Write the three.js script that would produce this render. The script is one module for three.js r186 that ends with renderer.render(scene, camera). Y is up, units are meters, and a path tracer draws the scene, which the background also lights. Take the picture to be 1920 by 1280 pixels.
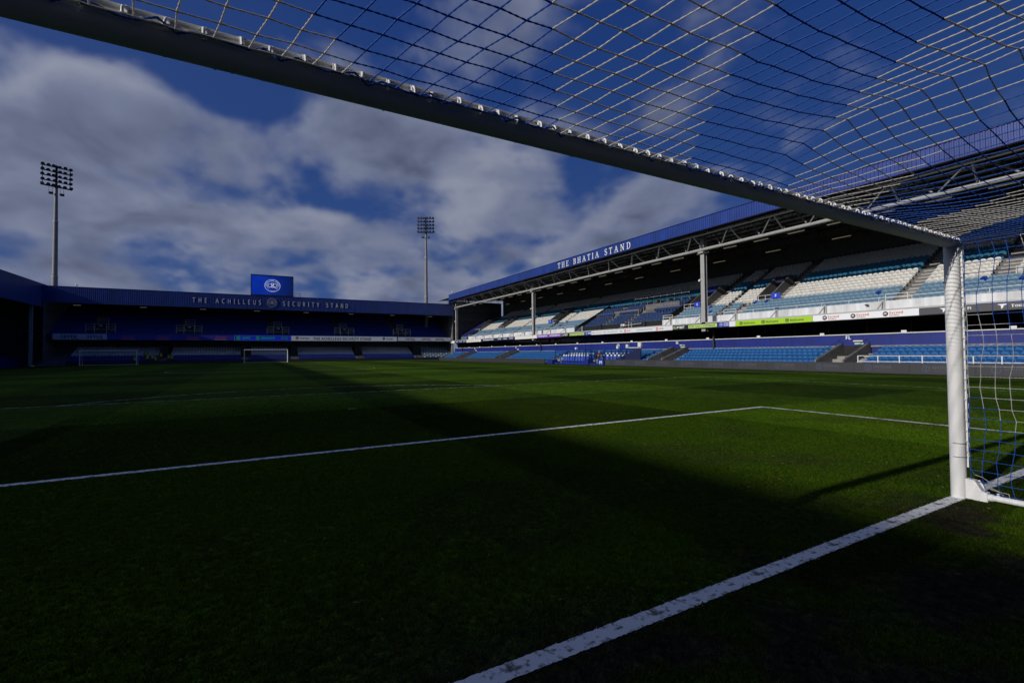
import * as THREE from 'three';
import { mergeGeometries, toCreasedNormals } from 'three/addons/utils/BufferGeometryUtils.js';
import { RoundedBoxGeometry } from 'three/addons/geometries/RoundedBoxGeometry.js';
import { FontLoader } from 'three/addons/loaders/FontLoader.js';
import { TextGeometry } from 'three/addons/geometries/TextGeometry.js';
import { MarchingCubes } from 'three/addons/objects/MarchingCubes.js';

// ------------------------------------------------------------------ camera, sun, exposure
// x: along the near goal line (towards the main stand), y up, -z: down the pitch; origin = middle of the near goal line
const scene = new THREE.Scene();
const W = 1024, H = 682;
const camera = new THREE.PerspectiveCamera(72.45, W / H, 0.04, 900);
camera.position.set(-2.311, 1.441, 1.885);
camera.rotation.set(0.025, -0.5081, -0.0084, 'YXZ');
camera.updateMatrixWorld(true); camera.updateProjectionMatrix();
const renderer = new THREE.WebGLRenderer({ antialias: true });
renderer.setSize(W, H);
renderer.toneMapping = THREE.LinearToneMapping;
const EXPOSURE = 0.62;
renderer.toneMappingExposure = EXPOSURE;
renderer.shadowMap.enabled = true;

const SUN = new THREE.Vector3(-2.6, 1, 0.308).normalize();
const sun = new THREE.DirectionalLight(new THREE.Color(1, 0.955, 0.89), 4.7);
sun.position.copy(SUN).multiplyScalar(150).add(new THREE.Vector3(0, 0, -50));
sun.target.position.set(0, 0, -50);
sun.castShadow = true; sun.shadow.mapSize.set(4096, 4096); sun.shadow.radius = 1.2;
Object.assign(sun.shadow.camera, { left: -90, right: 90, top: 90, bottom: -90, near: 1, far: 400 });
scene.add(sun, sun.target);

// ------------------------------------------------------------------ random + noise
function rng(seed) { let s = seed >>> 0; return () => { s = (s + 0x6D2B79F5) | 0; let t = Math.imul(s ^ (s >>> 15), 1 | s); t = (t + Math.imul(t ^ (t >>> 7), 61 | t)) ^ t; return ((t ^ (t >>> 14)) >>> 0) / 4294967296; }; }
const hash2 = (ix, iy) => { let h = Math.imul(ix, 374761393) + Math.imul(iy, 668265263) | 0; h = Math.imul(h ^ (h >>> 13), 1274126177); return ((h ^ (h >>> 16)) >>> 0) / 4294967296; };
function vnoise(x, y, per = 0) {
  const ix = Math.floor(x), iy = Math.floor(y), fx = x - ix, fy = y - iy;
  const sx = fx * fx * fx * (fx * (fx * 6 - 15) + 10), sy = fy * fy * fy * (fy * (fy * 6 - 15) + 10);
  const m = per ? (a) => ((a % per) + per) % per : (a) => a;
  const a = hash2(m(ix), m(iy)), b = hash2(m(ix + 1), m(iy)), c = hash2(m(ix), m(iy + 1)), d = hash2(m(ix + 1), m(iy + 1));
  return a + (b - a) * sx + (c - a) * sy + (a - b - c + d) * sx * sy;
}
function fbm(x, y, oct, per = 0) { let v = 0, a = 0.5, f = 1, n = 0; for (let i = 0; i < oct; i++) { v += a * vnoise(x * f + i * 17.3 * (per ? 0 : 1), y * f + i * 9.1 * (per ? 0 : 1), per ? per * f : 0); n += a; a *= 0.5; f *= 2; } return v / n; }
const sstep = (a, b, x) => { const t = Math.min(1, Math.max(0, (x - a) / (b - a))); return t * t * (3 - 2 * t); };
const lerp = (a, b, t) => a + (b - a) * t;
const lin = (c) => { c /= 255; return c <= 0.04045 ? c / 12.92 : Math.pow((c + 0.055) / 1.055, 2.4); };

// ------------------------------------------------------------------ sky: broken winter cloud over deep blue
{
  const SW = 2048, SH = 1024, data = new Float32Array(SW * SH * 4);
  const rad = (r, g, b) => [lin(r) / EXPOSURE, lin(g) / EXPOSURE, lin(b) / EXPOSURE];
  const zen = rad(23, 52, 112), hor = rad(60, 90, 142), cloudA = rad(112, 120, 145), cloudB = rad(58, 66, 88), cloudC = rad(168, 172, 184), below = rad(40, 42, 46);
  // [azimuth from -z towards +x (deg), elevation (deg), half-width, half-height, cloudier (+) or clearer (-)]
  const patch = [
    [-12, 27.5, 10, 2.6, -0.5], [-3, 26, 5, 1.8, -0.35], [8, 30, 6, 5, 0.16], [14, 27, 5, 4, 0.12],
    [5.5, 20.5, 3.4, 1.6, -0.24], [-3, 16.2, 5.5, 1.5, -0.27], [9, 16.4, 5, 1.4, -0.27], [2, 13.8, 4, 0.8, -0.22], [-12, 17, 3, 0.8, -0.12],
    [-14, 22, 7, 3, 0.12], [2, 23.5, 6, 2.2, 0.12], [-10, 12.5, 8, 1.6, 0.14], [7, 11.8, 7, 1.6, 0.16], [24, 24, 6, 4, 0.14], [30, 20, 3.5, 3, 0.1],
    [37.5, 19, 3.4, 3.6, -0.3], [33, 13.5, 4, 1.0, -0.22], [27, 14.2, 4, 1.0, -0.16], [47, 18, 5, 4, 0.14], [20, 10, 7, 1.0, -0.16], [31, 10.5, 5, 0.9, -0.14], [42, 13, 5, 2, 0.12],
  ];
  for (let j = 0; j < SH; j++) {
    const el = ((j + 0.5) / SH - 0.5) * Math.PI, y = Math.sin(el), ce = Math.cos(el), eld = el * 180 / Math.PI;
    for (let i = 0; i < SW; i++) {
      const a = ((i + 0.5) / SW - 0.5) * 2 * Math.PI, dx = Math.cos(a) * ce, dz = Math.sin(a) * ce;
      const o = (j * SW + i) * 4; data[o + 3] = 1;
      if (y < -0.02) { for (let c = 0; c < 3; c++) data[o + c] = below[c]; continue; }
      const azd = Math.atan2(dx, -dz) * 180 / Math.PI;
      const k = 1 / (Math.max(y, 0) + 0.34), px = dx * k * 3.0, pz = dz * k * 3.0;
      const wx = fbm(px * 1.1 + 5.2, pz * 1.1 + 1.3, 3) - 0.5, wz = fbm(px * 1.1 + 11.7, pz * 1.1 + 7.9, 3) - 0.5;
      let d = fbm(px * 1.5 + wx * 0.5 + 3.1, pz * 1.5 + wz * 0.5 + 8.4, 8) + 0.17 * (fbm(px * 7 + wx + 60, pz * 7 + wz + 30, 5) - 0.5);
      // mostly overcast low down towards the far stand, opening to blue high up and to the right
      let cov = 0.085 - 0.25 * sstep(23, 36, eld + Math.max(0, azd - 10) * 0.3) * sstep(-60, 10, azd) - 0.26 * sstep(54, 74, Math.abs(azd));
      for (const [pa, pe, wa, we, s] of patch) { let da = azd - pa; if (da > 180) da -= 360; if (da < -180) da += 360; const q = (da / wa) ** 2 + ((eld - pe) / we) ** 2; if (q < 9) cov += s * Math.exp(-q); }
      d += cov;
      const m = sstep(0.24, 0.68, d), thick = sstep(0.5, 0.9, d);
      const n2 = fbm(px * 1.7 + wx * 0.8 + 40, pz * 1.7 + wz * 0.8 + 20, 6), low = sstep(26, 6, eld);
      const t = Math.pow(Math.min(1, Math.max(0, y) * 1.5), 0.6);
      const ang = Math.acos(Math.min(1, dx * SUN.x + Math.sin(el) * SUN.y + dz * SUN.z)) * 180 / Math.PI, fillGlow = 1.6 * Math.exp(-((ang / 30) ** 2)) + 0.25 * Math.exp(-((ang / 55) ** 2));   // hazy glow round the unseen sun, added to brighten the shaded ground
      const bright = Math.min(1, Math.max(0, 0.66 + (n2 - 0.5) * 1.25 - thick * 0.16 + low * 0.05));
      for (let c = 0; c < 3; c++) {
        const s = lerp(hor[c], zen[c], t);
        const cl = bright > 0.6 ? lerp(cloudA[c], cloudC[c], (bright - 0.6) * 1.1) : lerp(cloudB[c], cloudA[c], bright / 0.6);
        data[o + c] = lerp(s, cl, m * 0.93) + fillGlow * lerp(0.5, 1, m) * cloudC[c];
      }
    }
  }
  const sky = new THREE.DataTexture(data, SW, SH, THREE.RGBAFormat, THREE.FloatType);
  sky.mapping = THREE.EquirectangularReflectionMapping; sky.magFilter = THREE.LinearFilter; sky.minFilter = THREE.LinearFilter; sky.wrapS = THREE.RepeatWrapping; sky.needsUpdate = true;
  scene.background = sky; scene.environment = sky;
}
console.log('sky done');

// ------------------------------------------------------------------ helpers
const counts = {};
function numbered(n) { const k = counts[n] = (counts[n] ?? -1) + 1; return k ? `${n}_${String(k).padStart(3, '0')}` : n; }
function shadow(o) { o.castShadow = true; o.receiveShadow = true; return o; }
function thing(name, label, category, pos = [0, 0, 0], group) {
  const o = new THREE.Group(); o.name = numbered(name); o.position.set(...pos); o.userData = { label, category }; if (group) o.userData.group = group; scene.add(o); return o;
}
// geometry is written in scene metres; a part is moved into its thing's frame
function part(name, geo, mat, parent, keep) {
  if (Array.isArray(geo)) geo = geo.length > 1 ? mergeGeometries(geo.map(g => g.index ? g.toNonIndexed() : g)) : geo[0];
  if (mat.map && !keep) metricUV(geo);
  const m = shadow(new THREE.Mesh(geo, mat)); m.name = name;
  if (parent) { let b = new THREE.Vector3(); for (let q = parent; q && q !== scene; q = q.parent) b.add(q.position); geo.translate(-b.x, -b.y, -b.z); parent.add(m); }
  return m;
}
function solo(name, geo, mat, label, category, group, keep) {   // a thing that is one mesh
  const m = part(name, geo, mat, null, keep); m.name = numbered(name);
  m.geometry.computeBoundingBox(); const b = m.geometry.boundingBox, c = new THREE.Vector3((b.min.x + b.max.x) / 2, b.min.y, (b.min.z + b.max.z) / 2);
  m.geometry.translate(-c.x, -c.y, -c.z); m.position.copy(c);
  m.userData = { label, category }; if (group) m.userData.group = group; scene.add(m); return m;
}
function structure(name, geo, mat, keep) { const m = part(name, geo, mat, null, keep); m.name = name; m.userData.kind = 'structure'; scene.add(m); return m; }
function metricUV(g) {
  const p = g.attributes.position, n = g.attributes.normal, uv = new Float32Array(p.count * 2);
  for (let i = 0; i < p.count; i++) {
    const ax = Math.abs(n.getX(i)), ay = Math.abs(n.getY(i)), az = Math.abs(n.getZ(i));
    let u, v; if (ay > ax && ay > az) { u = p.getX(i); v = p.getZ(i); } else if (ax > az) { u = p.getZ(i); v = p.getY(i); } else { u = p.getX(i); v = p.getY(i); }
    uv[i * 2] = u; uv[i * 2 + 1] = v;
  }
  g.setAttribute('uv', new THREE.BufferAttribute(uv, 2));
}
function bx(x0, x1, y0, y1, z0, z1) { const g = new THREE.BoxGeometry(Math.abs(x1 - x0), Math.abs(y1 - y0), Math.abs(z1 - z0)); g.translate((x0 + x1) / 2, (y0 + y1) / 2, (z0 + z1) / 2); return g; }
function rbx(x0, x1, y0, y1, z0, z1, r = 0.02, s = 2) { const g = new RoundedBoxGeometry(Math.abs(x1 - x0), Math.abs(y1 - y0), Math.abs(z1 - z0), s, r); g.translate((x0 + x1) / 2, (y0 + y1) / 2, (z0 + z1) / 2); return g; }
const V = (x, y, z) => new THREE.Vector3(x, y, z);
function tube(a, b, r, r2 = r, n = 8) { const d = V().subVectors(b, a), l = d.length(), g = new THREE.CylinderGeometry(r2, r, l, n, 1); g.applyQuaternion(new THREE.Quaternion().setFromUnitVectors(V(0, 1, 0), d.normalize())); g.translate((a.x + b.x) / 2, (a.y + b.y) / 2, (a.z + b.z) / 2); return g; }
function bar(a, b, w) { const d = V().subVectors(b, a), l = d.length(), g = new THREE.BoxGeometry(w, l, w); g.applyQuaternion(new THREE.Quaternion().setFromUnitVectors(V(0, 1, 0), d.normalize())); g.translate((a.x + b.x) / 2, (a.y + b.y) / 2, (a.z + b.z) / 2); return g; }
// polygon (list of [a, b]) in a plane, pushed along the third axis: axis 'z' -> polygon in (x, y)
function prism(poly, c0, c1, axis = 'z') {
  const s = new THREE.Shape(poly.map(([a, b]) => new THREE.Vector2(a, b))), g = new THREE.ExtrudeGeometry(s, { depth: Math.abs(c1 - c0), bevelEnabled: false });
  if (axis === 'z') g.translate(0, 0, Math.min(c0, c1));
  else { g.rotateY(-Math.PI / 2); g.applyMatrix4(new THREE.Matrix4().makeTranslation(Math.max(c0, c1), 0, 0)); }   // polygon in (z, y), pushed along x
  return g;
}
function tex(size, fn, o = {}) {
  const [w, h] = Array.isArray(size) ? size : [size, size], d = new Uint8Array(w * h * 4);
  for (let j = 0; j < h; j++) for (let i = 0; i < w; i++) { const c = fn(i / w, j / h, i, j), q = (j * w + i) * 4; const a = Array.isArray(c) ? c : [c, c, c]; d[q] = Math.max(0, Math.min(255, a[0] * 255)); d[q + 1] = Math.max(0, Math.min(255, a[1] * 255)); d[q + 2] = Math.max(0, Math.min(255, a[2] * 255)); d[q + 3] = 255; }
  const t = new THREE.DataTexture(d, w, h); t.wrapS = t.wrapT = THREE.RepeatWrapping; t.magFilter = THREE.LinearFilter; t.minFilter = THREE.LinearMipmapLinearFilter; t.generateMipmaps = true; t.colorSpace = o.data ? THREE.NoColorSpace : THREE.SRGBColorSpace; t.anisotropy = 8;
  if (o.rep) t.repeat.set(o.rep[0], o.rep[1] ?? o.rep[0]); t.needsUpdate = true; return t;
}
const rgb = (r, g, b) => new THREE.Color().setRGB(r, g, b);
const std = (c, roughness = 0.7, o = {}) => new THREE.MeshStandardMaterial({ color: c, roughness, ...o });

// ------------------------------------------------------------------ materials
const grimeT = tex(256, (u, v) => { const a = fbm(u * 4, v * 4, 5, 4), b = fbm(u * 16, v * 16, 3, 16); return 0.9 + 0.11 * a + 0.05 * (b - 0.5); }, { rep: [0.31] });
const streakT = tex(256, (u, v) => { const a = fbm(u * 32, v * 2, 4, 0), b = fbm(u * 6 + 4, v * 6, 4, 0); return 0.84 + 0.2 * (a - 0.5) + 0.22 * (b - 0.35); }, { rep: [0.13] });
const concT = tex(256, (u, v) => { const a = fbm(u * 5, v * 5, 5, 5), b = fbm(u * 40, v * 40, 2, 40); return 0.66 + 0.34 * a + 0.16 * (b - 0.5); }, { rep: [0.42] });
const M = {
  whitePaint: std(rgb(0.78, 0.78, 0.77), 0.42, { map: grimeT }),
  goalWhite: std(rgb(0.8, 0.8, 0.79), 0.55),
  clip: std(rgb(0.82, 0.82, 0.8), 0.45),
  parapet: std(rgb(0.9, 0.91, 0.91), 0.55, { map: streakT }),
  steel: std(rgb(0.4, 0.4, 0.39), 0.55, { map: grimeT }),
  steelPale: std(rgb(0.46, 0.46, 0.45), 0.5, { map: grimeT }),
  darkSteel: std(rgb(0.035, 0.035, 0.037), 0.6),
  mastPaint: std(rgb(0.24, 0.23, 0.21), 0.6, { map: grimeT }),
  galv: std(rgb(0.36, 0.37, 0.38), 0.45, { map: grimeT, metalness: 0.3 }),
  railWhite: std(rgb(0.7, 0.7, 0.69), 0.5),
  railGrey: std(rgb(0.34, 0.34, 0.34), 0.5),
  royal: std(rgb(0.005, 0.023, 0.26), 0.55, { map: streakT }),
  fascia: std(rgb(0.015, 0.057, 0.31), 0.45, { map: streakT }),
  fasciaB: std(rgb(0.014, 0.053, 0.29), 0.47, { map: streakT }),
  navy: std(rgb(0.008, 0.012, 0.06), 0.55, { map: grimeT }),
  tarp: std(rgb(0.008, 0.013, 0.11), 0.7, { map: grimeT }),
  black: std(rgb(0.006, 0.006, 0.007), 0.6),
  boxGlass: std(rgb(0.006, 0.007, 0.008), 0.07),
  concrete: std(rgb(0.21, 0.205, 0.2), 0.9, { map: concT }),
  
  concretePale: std(rgb(0.4, 0.38, 0.35), 0.85, { map: concT }),
  nosing: std(rgb(0.5, 0.48, 0.44), 0.8, { map: concT }),
  deck: std(rgb(0.22, 0.22, 0.22), 0.75),
  letter: std(rgb(0.8, 0.8, 0.8), 0.45),
  rope: std(rgb(0.75, 0.74, 0.7), 0.8),
  tubeLamp: std(rgb(0.7, 0.68, 0.6), 0.5, { emissive: rgb(1, 0.8, 0.5), emissiveIntensity: 0.12 }),
  skin: std(rgb(0.42, 0.25, 0.18), 0.6),
};
const seatCol = { white: rgb(0.76, 0.74, 0.69), light: rgb(0.18, 0.3, 0.41), teal: rgb(0.05, 0.22, 0.38), royal: rgb(0.014, 0.05, 0.32), lower: rgb(0.02, 0.115, 0.33), navy: rgb(0.03, 0.06, 0.17), farWhite: rgb(0.75, 0.74, 0.7) };
const seatMat = {}; for (const k in seatCol) seatMat[k] = [0.94, 1, 1.05].map(f => std(seatCol[k].clone().multiplyScalar(f), 0.36));
const instSeatMat = std(rgb(1, 1, 1), 0.36);

// ------------------------------------------------------------------ ground: pitch with crown, mowing pattern, worn goal mouth
const groundY = (x) => -0.22 * sstep(20, 35.5, Math.abs(x));
const mow = (x, z) => { const a = ((Math.floor((x + 5.4) / 6.03) % 2) + 2) % 2 ? -1 : 1, b = ((Math.floor(-z / 5.5) % 2) + 2) % 2 ? -1 : 1; return [a, b]; };
const wearAt = (x, z) => { const g = Math.exp(-(((x - 0.4) / 4.6) ** 2) - (((z - 0.75) / 1.35) ** 2)); const n = fbm(x * 1.3 + 3, z * 1.3 + 8, 4), n2 = fbm(x * 0.45, z * 0.45 + 20, 3); return Math.min(1, Math.max(0, g * 1.2 * sstep(0.32, 0.66, n) + 0.75 * sstep(0.05, 0.5, z) * sstep(0.3, 0.62, n) + 0.34 * sstep(0.56, 0.75, n2) * Math.exp(-(((z + 1) / 5) ** 2)))); };
function grassColor(x, z, out) {
  const [a, b] = mow(x, z), inPitch = Math.abs(x) < 33 && z < 0.4 && z > -100.6 ? 1 : 0;
  const n = fbm(x * 0.35 + 2, z * 0.35, 4) - 0.5, n3 = fbm(x * 2.2, z * 2.2 + 5, 3) - 0.5;
  const l = 1 + inPitch * (0.22 * a + 0.23 * b) + n * 0.34 + n3 * 0.2;
  let r = 0.076 * l * (1 + n * 0.3), g = 0.152 * l, bl = 0.005 * l;
  const w = wearAt(x, z); r = lerp(r, 0.05 + n3 * 0.03, w); g = lerp(g, 0.044 + n3 * 0.026, w); bl = lerp(bl, 0.027 + n3 * 0.016, w);
  out[0] = r; out[1] = g; out[2] = bl; return w;
}
{
  const grade = (lo, hi, fineLo, fineHi, fine, mid, coarse) => { const out = []; let v = lo; while (v < hi) { out.push(v); const d = v < fineLo ? fineLo - v : v > fineHi ? v - fineHi : 0; v += d === 0 ? fine : d < 30 ? Math.min(mid, fine + d * 0.05) : coarse; } out.push(hi); return out; };
  const xs = grade(-160, 170, -5, 11, 0.14, 0.6, 1.2), zs = grade(-260, 70, -9, 3, 0.14, 0.6, 1.2);
  const nx = xs.length, nz = zs.length, pos = new Float32Array(nx * nz * 3), col = new Float32Array(nx * nz * 3), uv = new Float32Array(nx * nz * 2), idx = [], c = [0, 0, 0];
  for (let j = 0; j < nz; j++) for (let i = 0; i < nx; i++) {
    const q = j * nx + i, x = xs[i], z = zs[j]; pos.set([x, groundY(x), z], q * 3);
    grassColor(x, z, c);
    if (Math.abs(x) > 36 || z > 6.5 || z < -104) { c[0] = 0.05; c[1] = 0.05; c[2] = 0.05; }
    col.set(c, q * 3); uv.set([x, z], q * 2);
    if (i < nx - 1 && j < nz - 1) idx.push(q, q + nx, q + 1, q + 1, q + nx, q + nx + 1);
  }
  const g = new THREE.BufferGeometry(); g.setAttribute('position', new THREE.BufferAttribute(pos, 3)); g.setAttribute('color', new THREE.BufferAttribute(col, 3)); g.setAttribute('uv', new THREE.BufferAttribute(uv, 2)); g.setIndex(idx); g.computeVertexNormals();
  const gt = tex(512, (u, v) => { const a = fbm(u * 64, v * 64, 2, 64), b = fbm(u * 9, v * 9, 4, 9), s = vnoise(u * 190, v * 190, 190); return [0.5 + 0.5 * a + 0.25 * (b - 0.5) + 0.2 * (s - 0.5), 0.5 + 0.5 * a + 0.2 * (b - 0.5) + 0.24 * (s - 0.5), 0.55 + 0.4 * a]; }, { rep: [0.37] });
  const bt = tex(512, (u, v) => 0.5 * fbm(u * 90, v * 90, 2, 90) + 0.5 * vnoise(u * 220, v * 220, 220), { rep: [0.61], data: true });
  structure('pitch', g, new THREE.MeshPhysicalMaterial({ vertexColors: true, map: gt, bumpMap: bt, bumpScale: 0.03, roughness: 1, specularIntensity: 0.08 }), true);
}
console.log('ground done');

// painted lines: strips with uneven edges laid 5 mm above the turf
const lineNear = [];   // [x0, z0, x1, z1] used again to whiten the blades that stand in them
{
  const paintT = tex(512, (u, v) => { const a = fbm(u * 10, v * 10, 4, 10), b = fbm(u * 44, v * 44, 3, 44), k = sstep(0.5, 0.8, a * 0.5 + b * 0.55); return [lerp(0.97, 0.42, k), lerp(0.97, 0.43, k), lerp(0.95, 0.38, k)]; }, { rep: [1.1] });
  const wornT = tex(256, (u, v) => { const a = fbm(u * 10, v * 10, 4, 10), b = fbm(u * 40, v * 40, 2, 40), k = sstep(0.4, 0.6, a * 0.6 + b * 0.42); return [lerp(0.9, 0.3, k), lerp(0.92, 0.4, k), lerp(0.84, 0.14, k)]; }, { rep: [0.9] });
  const paint = std(rgb(0.88, 0.88, 0.87), 0.9, { map: paintT }), worn = std(rgb(0.6, 0.6, 0.58), 0.9, { map: wornT });
  const strip = (pts, w, step = 0.5, jag = 0) => {
    const P = []; for (let i = 0; i < pts.length - 1; i++) { const [x0, z0] = pts[i], [x1, z1] = pts[i + 1], L = Math.hypot(x1 - x0, z1 - z0), n = Math.max(1, Math.ceil(L / step)); for (let k = 0; k < n + (i === pts.length - 2 ? 1 : 0); k++) P.push([lerp(x0, x1, k / n), lerp(z0, z1, k / n)]); }
    const pos = [], idx = [], r = rng(P.length * 7 + 3);
    for (let i = 0; i < P.length; i++) {
      const a = P[Math.max(0, i - 1)], b = P[Math.min(P.length - 1, i + 1)], L = Math.hypot(b[0] - a[0], b[1] - a[1]), nx = -(b[1] - a[1]) / L, nz = (b[0] - a[0]) / L;
      const w1 = w / 2 + (r() - 0.5) * jag, w2 = w / 2 + (r() - 0.5) * jag;
      for (const [s, ww] of [[1, w1], [-1, w2]]) { const x = P[i][0] + nx * ww * s, z = P[i][1] + nz * ww * s; pos.push(x, groundY(x) + 0.006, z); }
      if (i) idx.push(2 * i - 2, 2 * i, 2 * i - 1, 2 * i, 2 * i + 1, 2 * i - 1);
    }
    const g = new THREE.BufferGeometry(); g.setAttribute('position', new THREE.Float32BufferAttribute(pos, 3)); g.setIndex(idx); g.computeVertexNormals();
    if (g.attributes.normal.getY(0) < 0) { const ix = g.index.array; for (let i = 0; i < ix.length; i += 3) { const t = ix[i]; ix[i] = ix[i + 1]; ix[i + 1] = t; } g.computeVertexNormals(); }
    return g.toNonIndexed();
  };
  const arc = (cx, cz, r, a0, a1, n = 48) => { const o = []; for (let i = 0; i <= n; i++) { const a = lerp(a0, a1, i / n); o.push([cx + Math.cos(a) * r, cz + Math.sin(a) * r]); } return o; };
  structure('goal_line', strip([[-20, 0], [20, 0]], 0.108, 0.016, 0.008), paint);
  structure('goal_area_line', [strip([[-9.16, 0.06], [-9.16, -5.5]], 0.125, 0.04, 0.02), strip([[-9.1, -5.5], [9.22, -5.5]], 0.125, 0.04, 0.02), strip([[9.16, -5.44], [9.16, 0.06]], 0.125, 0.04, 0.02)], paint);
  lineNear.push([-20, 0, 20, 0], [-9.16, -5.5, 9.16, -5.5], [9.16, -5.5, 9.16, 0]);
  const a18 = Math.acos(5.5 / 9.15);
  structure('penalty_area_line', [strip([[-20.16, 0], [-20.16, -16.5]], 0.1), strip([[-20.1, -16.5], [20.2, -16.5]], 0.1), strip([[20.16, -16.45], [20.16, 0]], 0.1)], worn);
  structure('penalty_arc_line', strip(arc(0, -11, 9.15, -Math.PI / 2 - a18, -Math.PI / 2 + a18), 0.1), worn);
  structure('touchline', [strip([[33, 0], [33, -100.2]], 0.1, 2), strip([[-33, 0], [-33, -100.2]], 0.1, 2)], worn);
  structure('outer_goal_line', [strip([[20, 0], [33, 0]], 0.1), strip([[-33, 0], [-20, 0]], 0.1), strip([[-33, -100.2], [33, -100.2]], 0.1, 2)], worn);
  structure('halfway_line', strip([[-33, -50.1], [33, -50.1]], 0.1, 2), worn);
  structure('centre_circle_line', strip(arc(0, -50.1, 9.15, 0, Math.PI * 2, 96), 0.1), worn);
  structure('far_penalty_area_line', [strip([[-20.16, -100.2], [-20.16, -83.7], [20.16, -83.7], [20.16, -100.2]], 0.1, 1), strip([[-9.16, -100.2], [-9.16, -94.7], [9.16, -94.7], [9.16, -100.2]], 0.1, 1), strip(arc(0, -89.2, 9.15, Math.PI / 2 - a18, Math.PI / 2 + a18), 0.1)], worn);
  const spot = new THREE.CircleGeometry(0.12, 16); spot.rotateX(-Math.PI / 2); spot.translate(0, 0.006, -11);
  structure('penalty_spot', spot, worn);
}

// ------------------------------------------------------------------ turf blades in the foreground
{
  const pos = [], r = rng(77);
  for (let b = 0; b < 5; b++) {
    const a = r() * 6.283, ox = (r() - 0.5) * 0.03, oz = (r() - 0.5) * 0.03, h = 0.017 + r() * 0.012, w = 0.0016 + r() * 0.0008, ln = (0.3 + r() * 0.7) * h;
    const cx = Math.cos(a), cz = Math.sin(a), px = -cz * w, pz = cx * w, mx = ox + cx * ln * 0.35, mz = oz + cz * ln * 0.35, my = h * 0.62, tx = ox + cx * ln, tz = oz + cz * ln;
    pos.push(ox - px, 0, oz - pz, ox + px, 0, oz + pz, mx + px, my, mz + pz, ox - px, 0, oz - pz, mx + px, my, mz + pz, mx - px, my, mz - pz, mx - px, my, mz - pz, mx + px, my, mz + pz, tx, h, tz);
  }
  const g = new THREE.BufferGeometry(); g.setAttribute('position', new THREE.Float32BufferAttribute(pos, 3)); g.computeVertexNormals();
  const R = rng(4242), mats = [], cols = [], v = V(), m4 = new THREE.Matrix4(), q = new THREE.Quaternion(), up = V(0, 1, 0), c = [0, 0, 0];
  for (let n = 0; n < 1500000; n++) {
    const x = -6 + R() * 22, z = 1.6 - R() * 17.6, pick = R(), pick2 = R(), rot = R() * 6.283, sc = 0.62 + R() * 0.45, tone = R();
    v.set(x, 0.01, z); const dist = Math.hypot(x - camera.position.x, z - camera.position.z);
    if (pick > Math.min(1, (5.2 / dist) ** 1.3) * sstep(17, 11, dist)) continue;
    v.project(camera); if (v.z > 1 || Math.abs(v.x) > 1.04 || v.y < -1.06 || v.y > 1) continue;
    const w = grassColor(x, z, c); if (pick2 < w * 0.8) continue;
    let white = 0; for (const [x0, z0, x1, z1] of lineNear) { const dx = Math.abs(x1 - x0) > 0.1 ? Math.abs(z - z0) : Math.abs(x - x0), ins = Math.abs(x1 - x0) > 0.1 ? x > Math.min(x0, x1) - 0.06 && x < Math.max(x0, x1) + 0.06 : z < Math.max(z0, z1) && z > Math.min(z0, z1); if (ins && dx < 0.06) white = dx < 0.05 ? 1 : 2; }
    if (white === 2) continue;
    if (white && tone < 0.25) continue;
    const f = white ? 1 : (0.38 + 0.38 * tone);
    const col = white ? [0.74, 0.74, 0.72] : [c[0] * f * (0.9 + 0.5 * (tone > 0.93 ? 2.2 : tone * 0.3)), c[1] * f, c[2] * f];
    const s2 = white ? sc * 0.45 : sc * (1 - 0.4 * w);
    m4.compose(V(x, groundY(x) - 0.001, z), q.setFromAxisAngle(up, rot), V(sc, s2, sc)); mats.push(m4.clone()); cols.push(col);
  }
  console.log('tufts', mats.length);
  const im = new THREE.InstancedMesh(g, new THREE.MeshPhysicalMaterial({ color: 0xffffff, roughness: 0.9, specularIntensity: 0.15, side: THREE.DoubleSide }), mats.length), cc = new THREE.Color();
  mats.forEach((m, i) => { im.setMatrixAt(i, m); im.setColorAt(i, cc.setRGB(...cols[i])); });
  im.name = 'grass_blades'; im.userData = { kind: 'stuff', label: 'short mown grass blades in front of the goal', category: 'grass' }; shadow(im); scene.add(im);
}

{
  const r = rng(606), g = [];
  for (let i = 0; i < 130; i++) { const x = -3 + r() * 12, z = 1.4 - r() * 6.5, b = new THREE.BoxGeometry(0.008 + r() * 0.03, 0.003, 0.003 + r() * 0.006); b.rotateY(r() * 6.28); b.rotateX((r() - 0.5) * 0.5); b.translate(x, 0.018 + r() * 0.008, z); g.push(b); }
  const m = part('grass_clippings', g, std(rgb(0.2, 0.17, 0.1), 0.95), null); m.userData = { kind: 'stuff', label: 'dry straw flecks scattered over the goal mouth turf', category: 'straw' }; scene.add(m);
}

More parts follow.
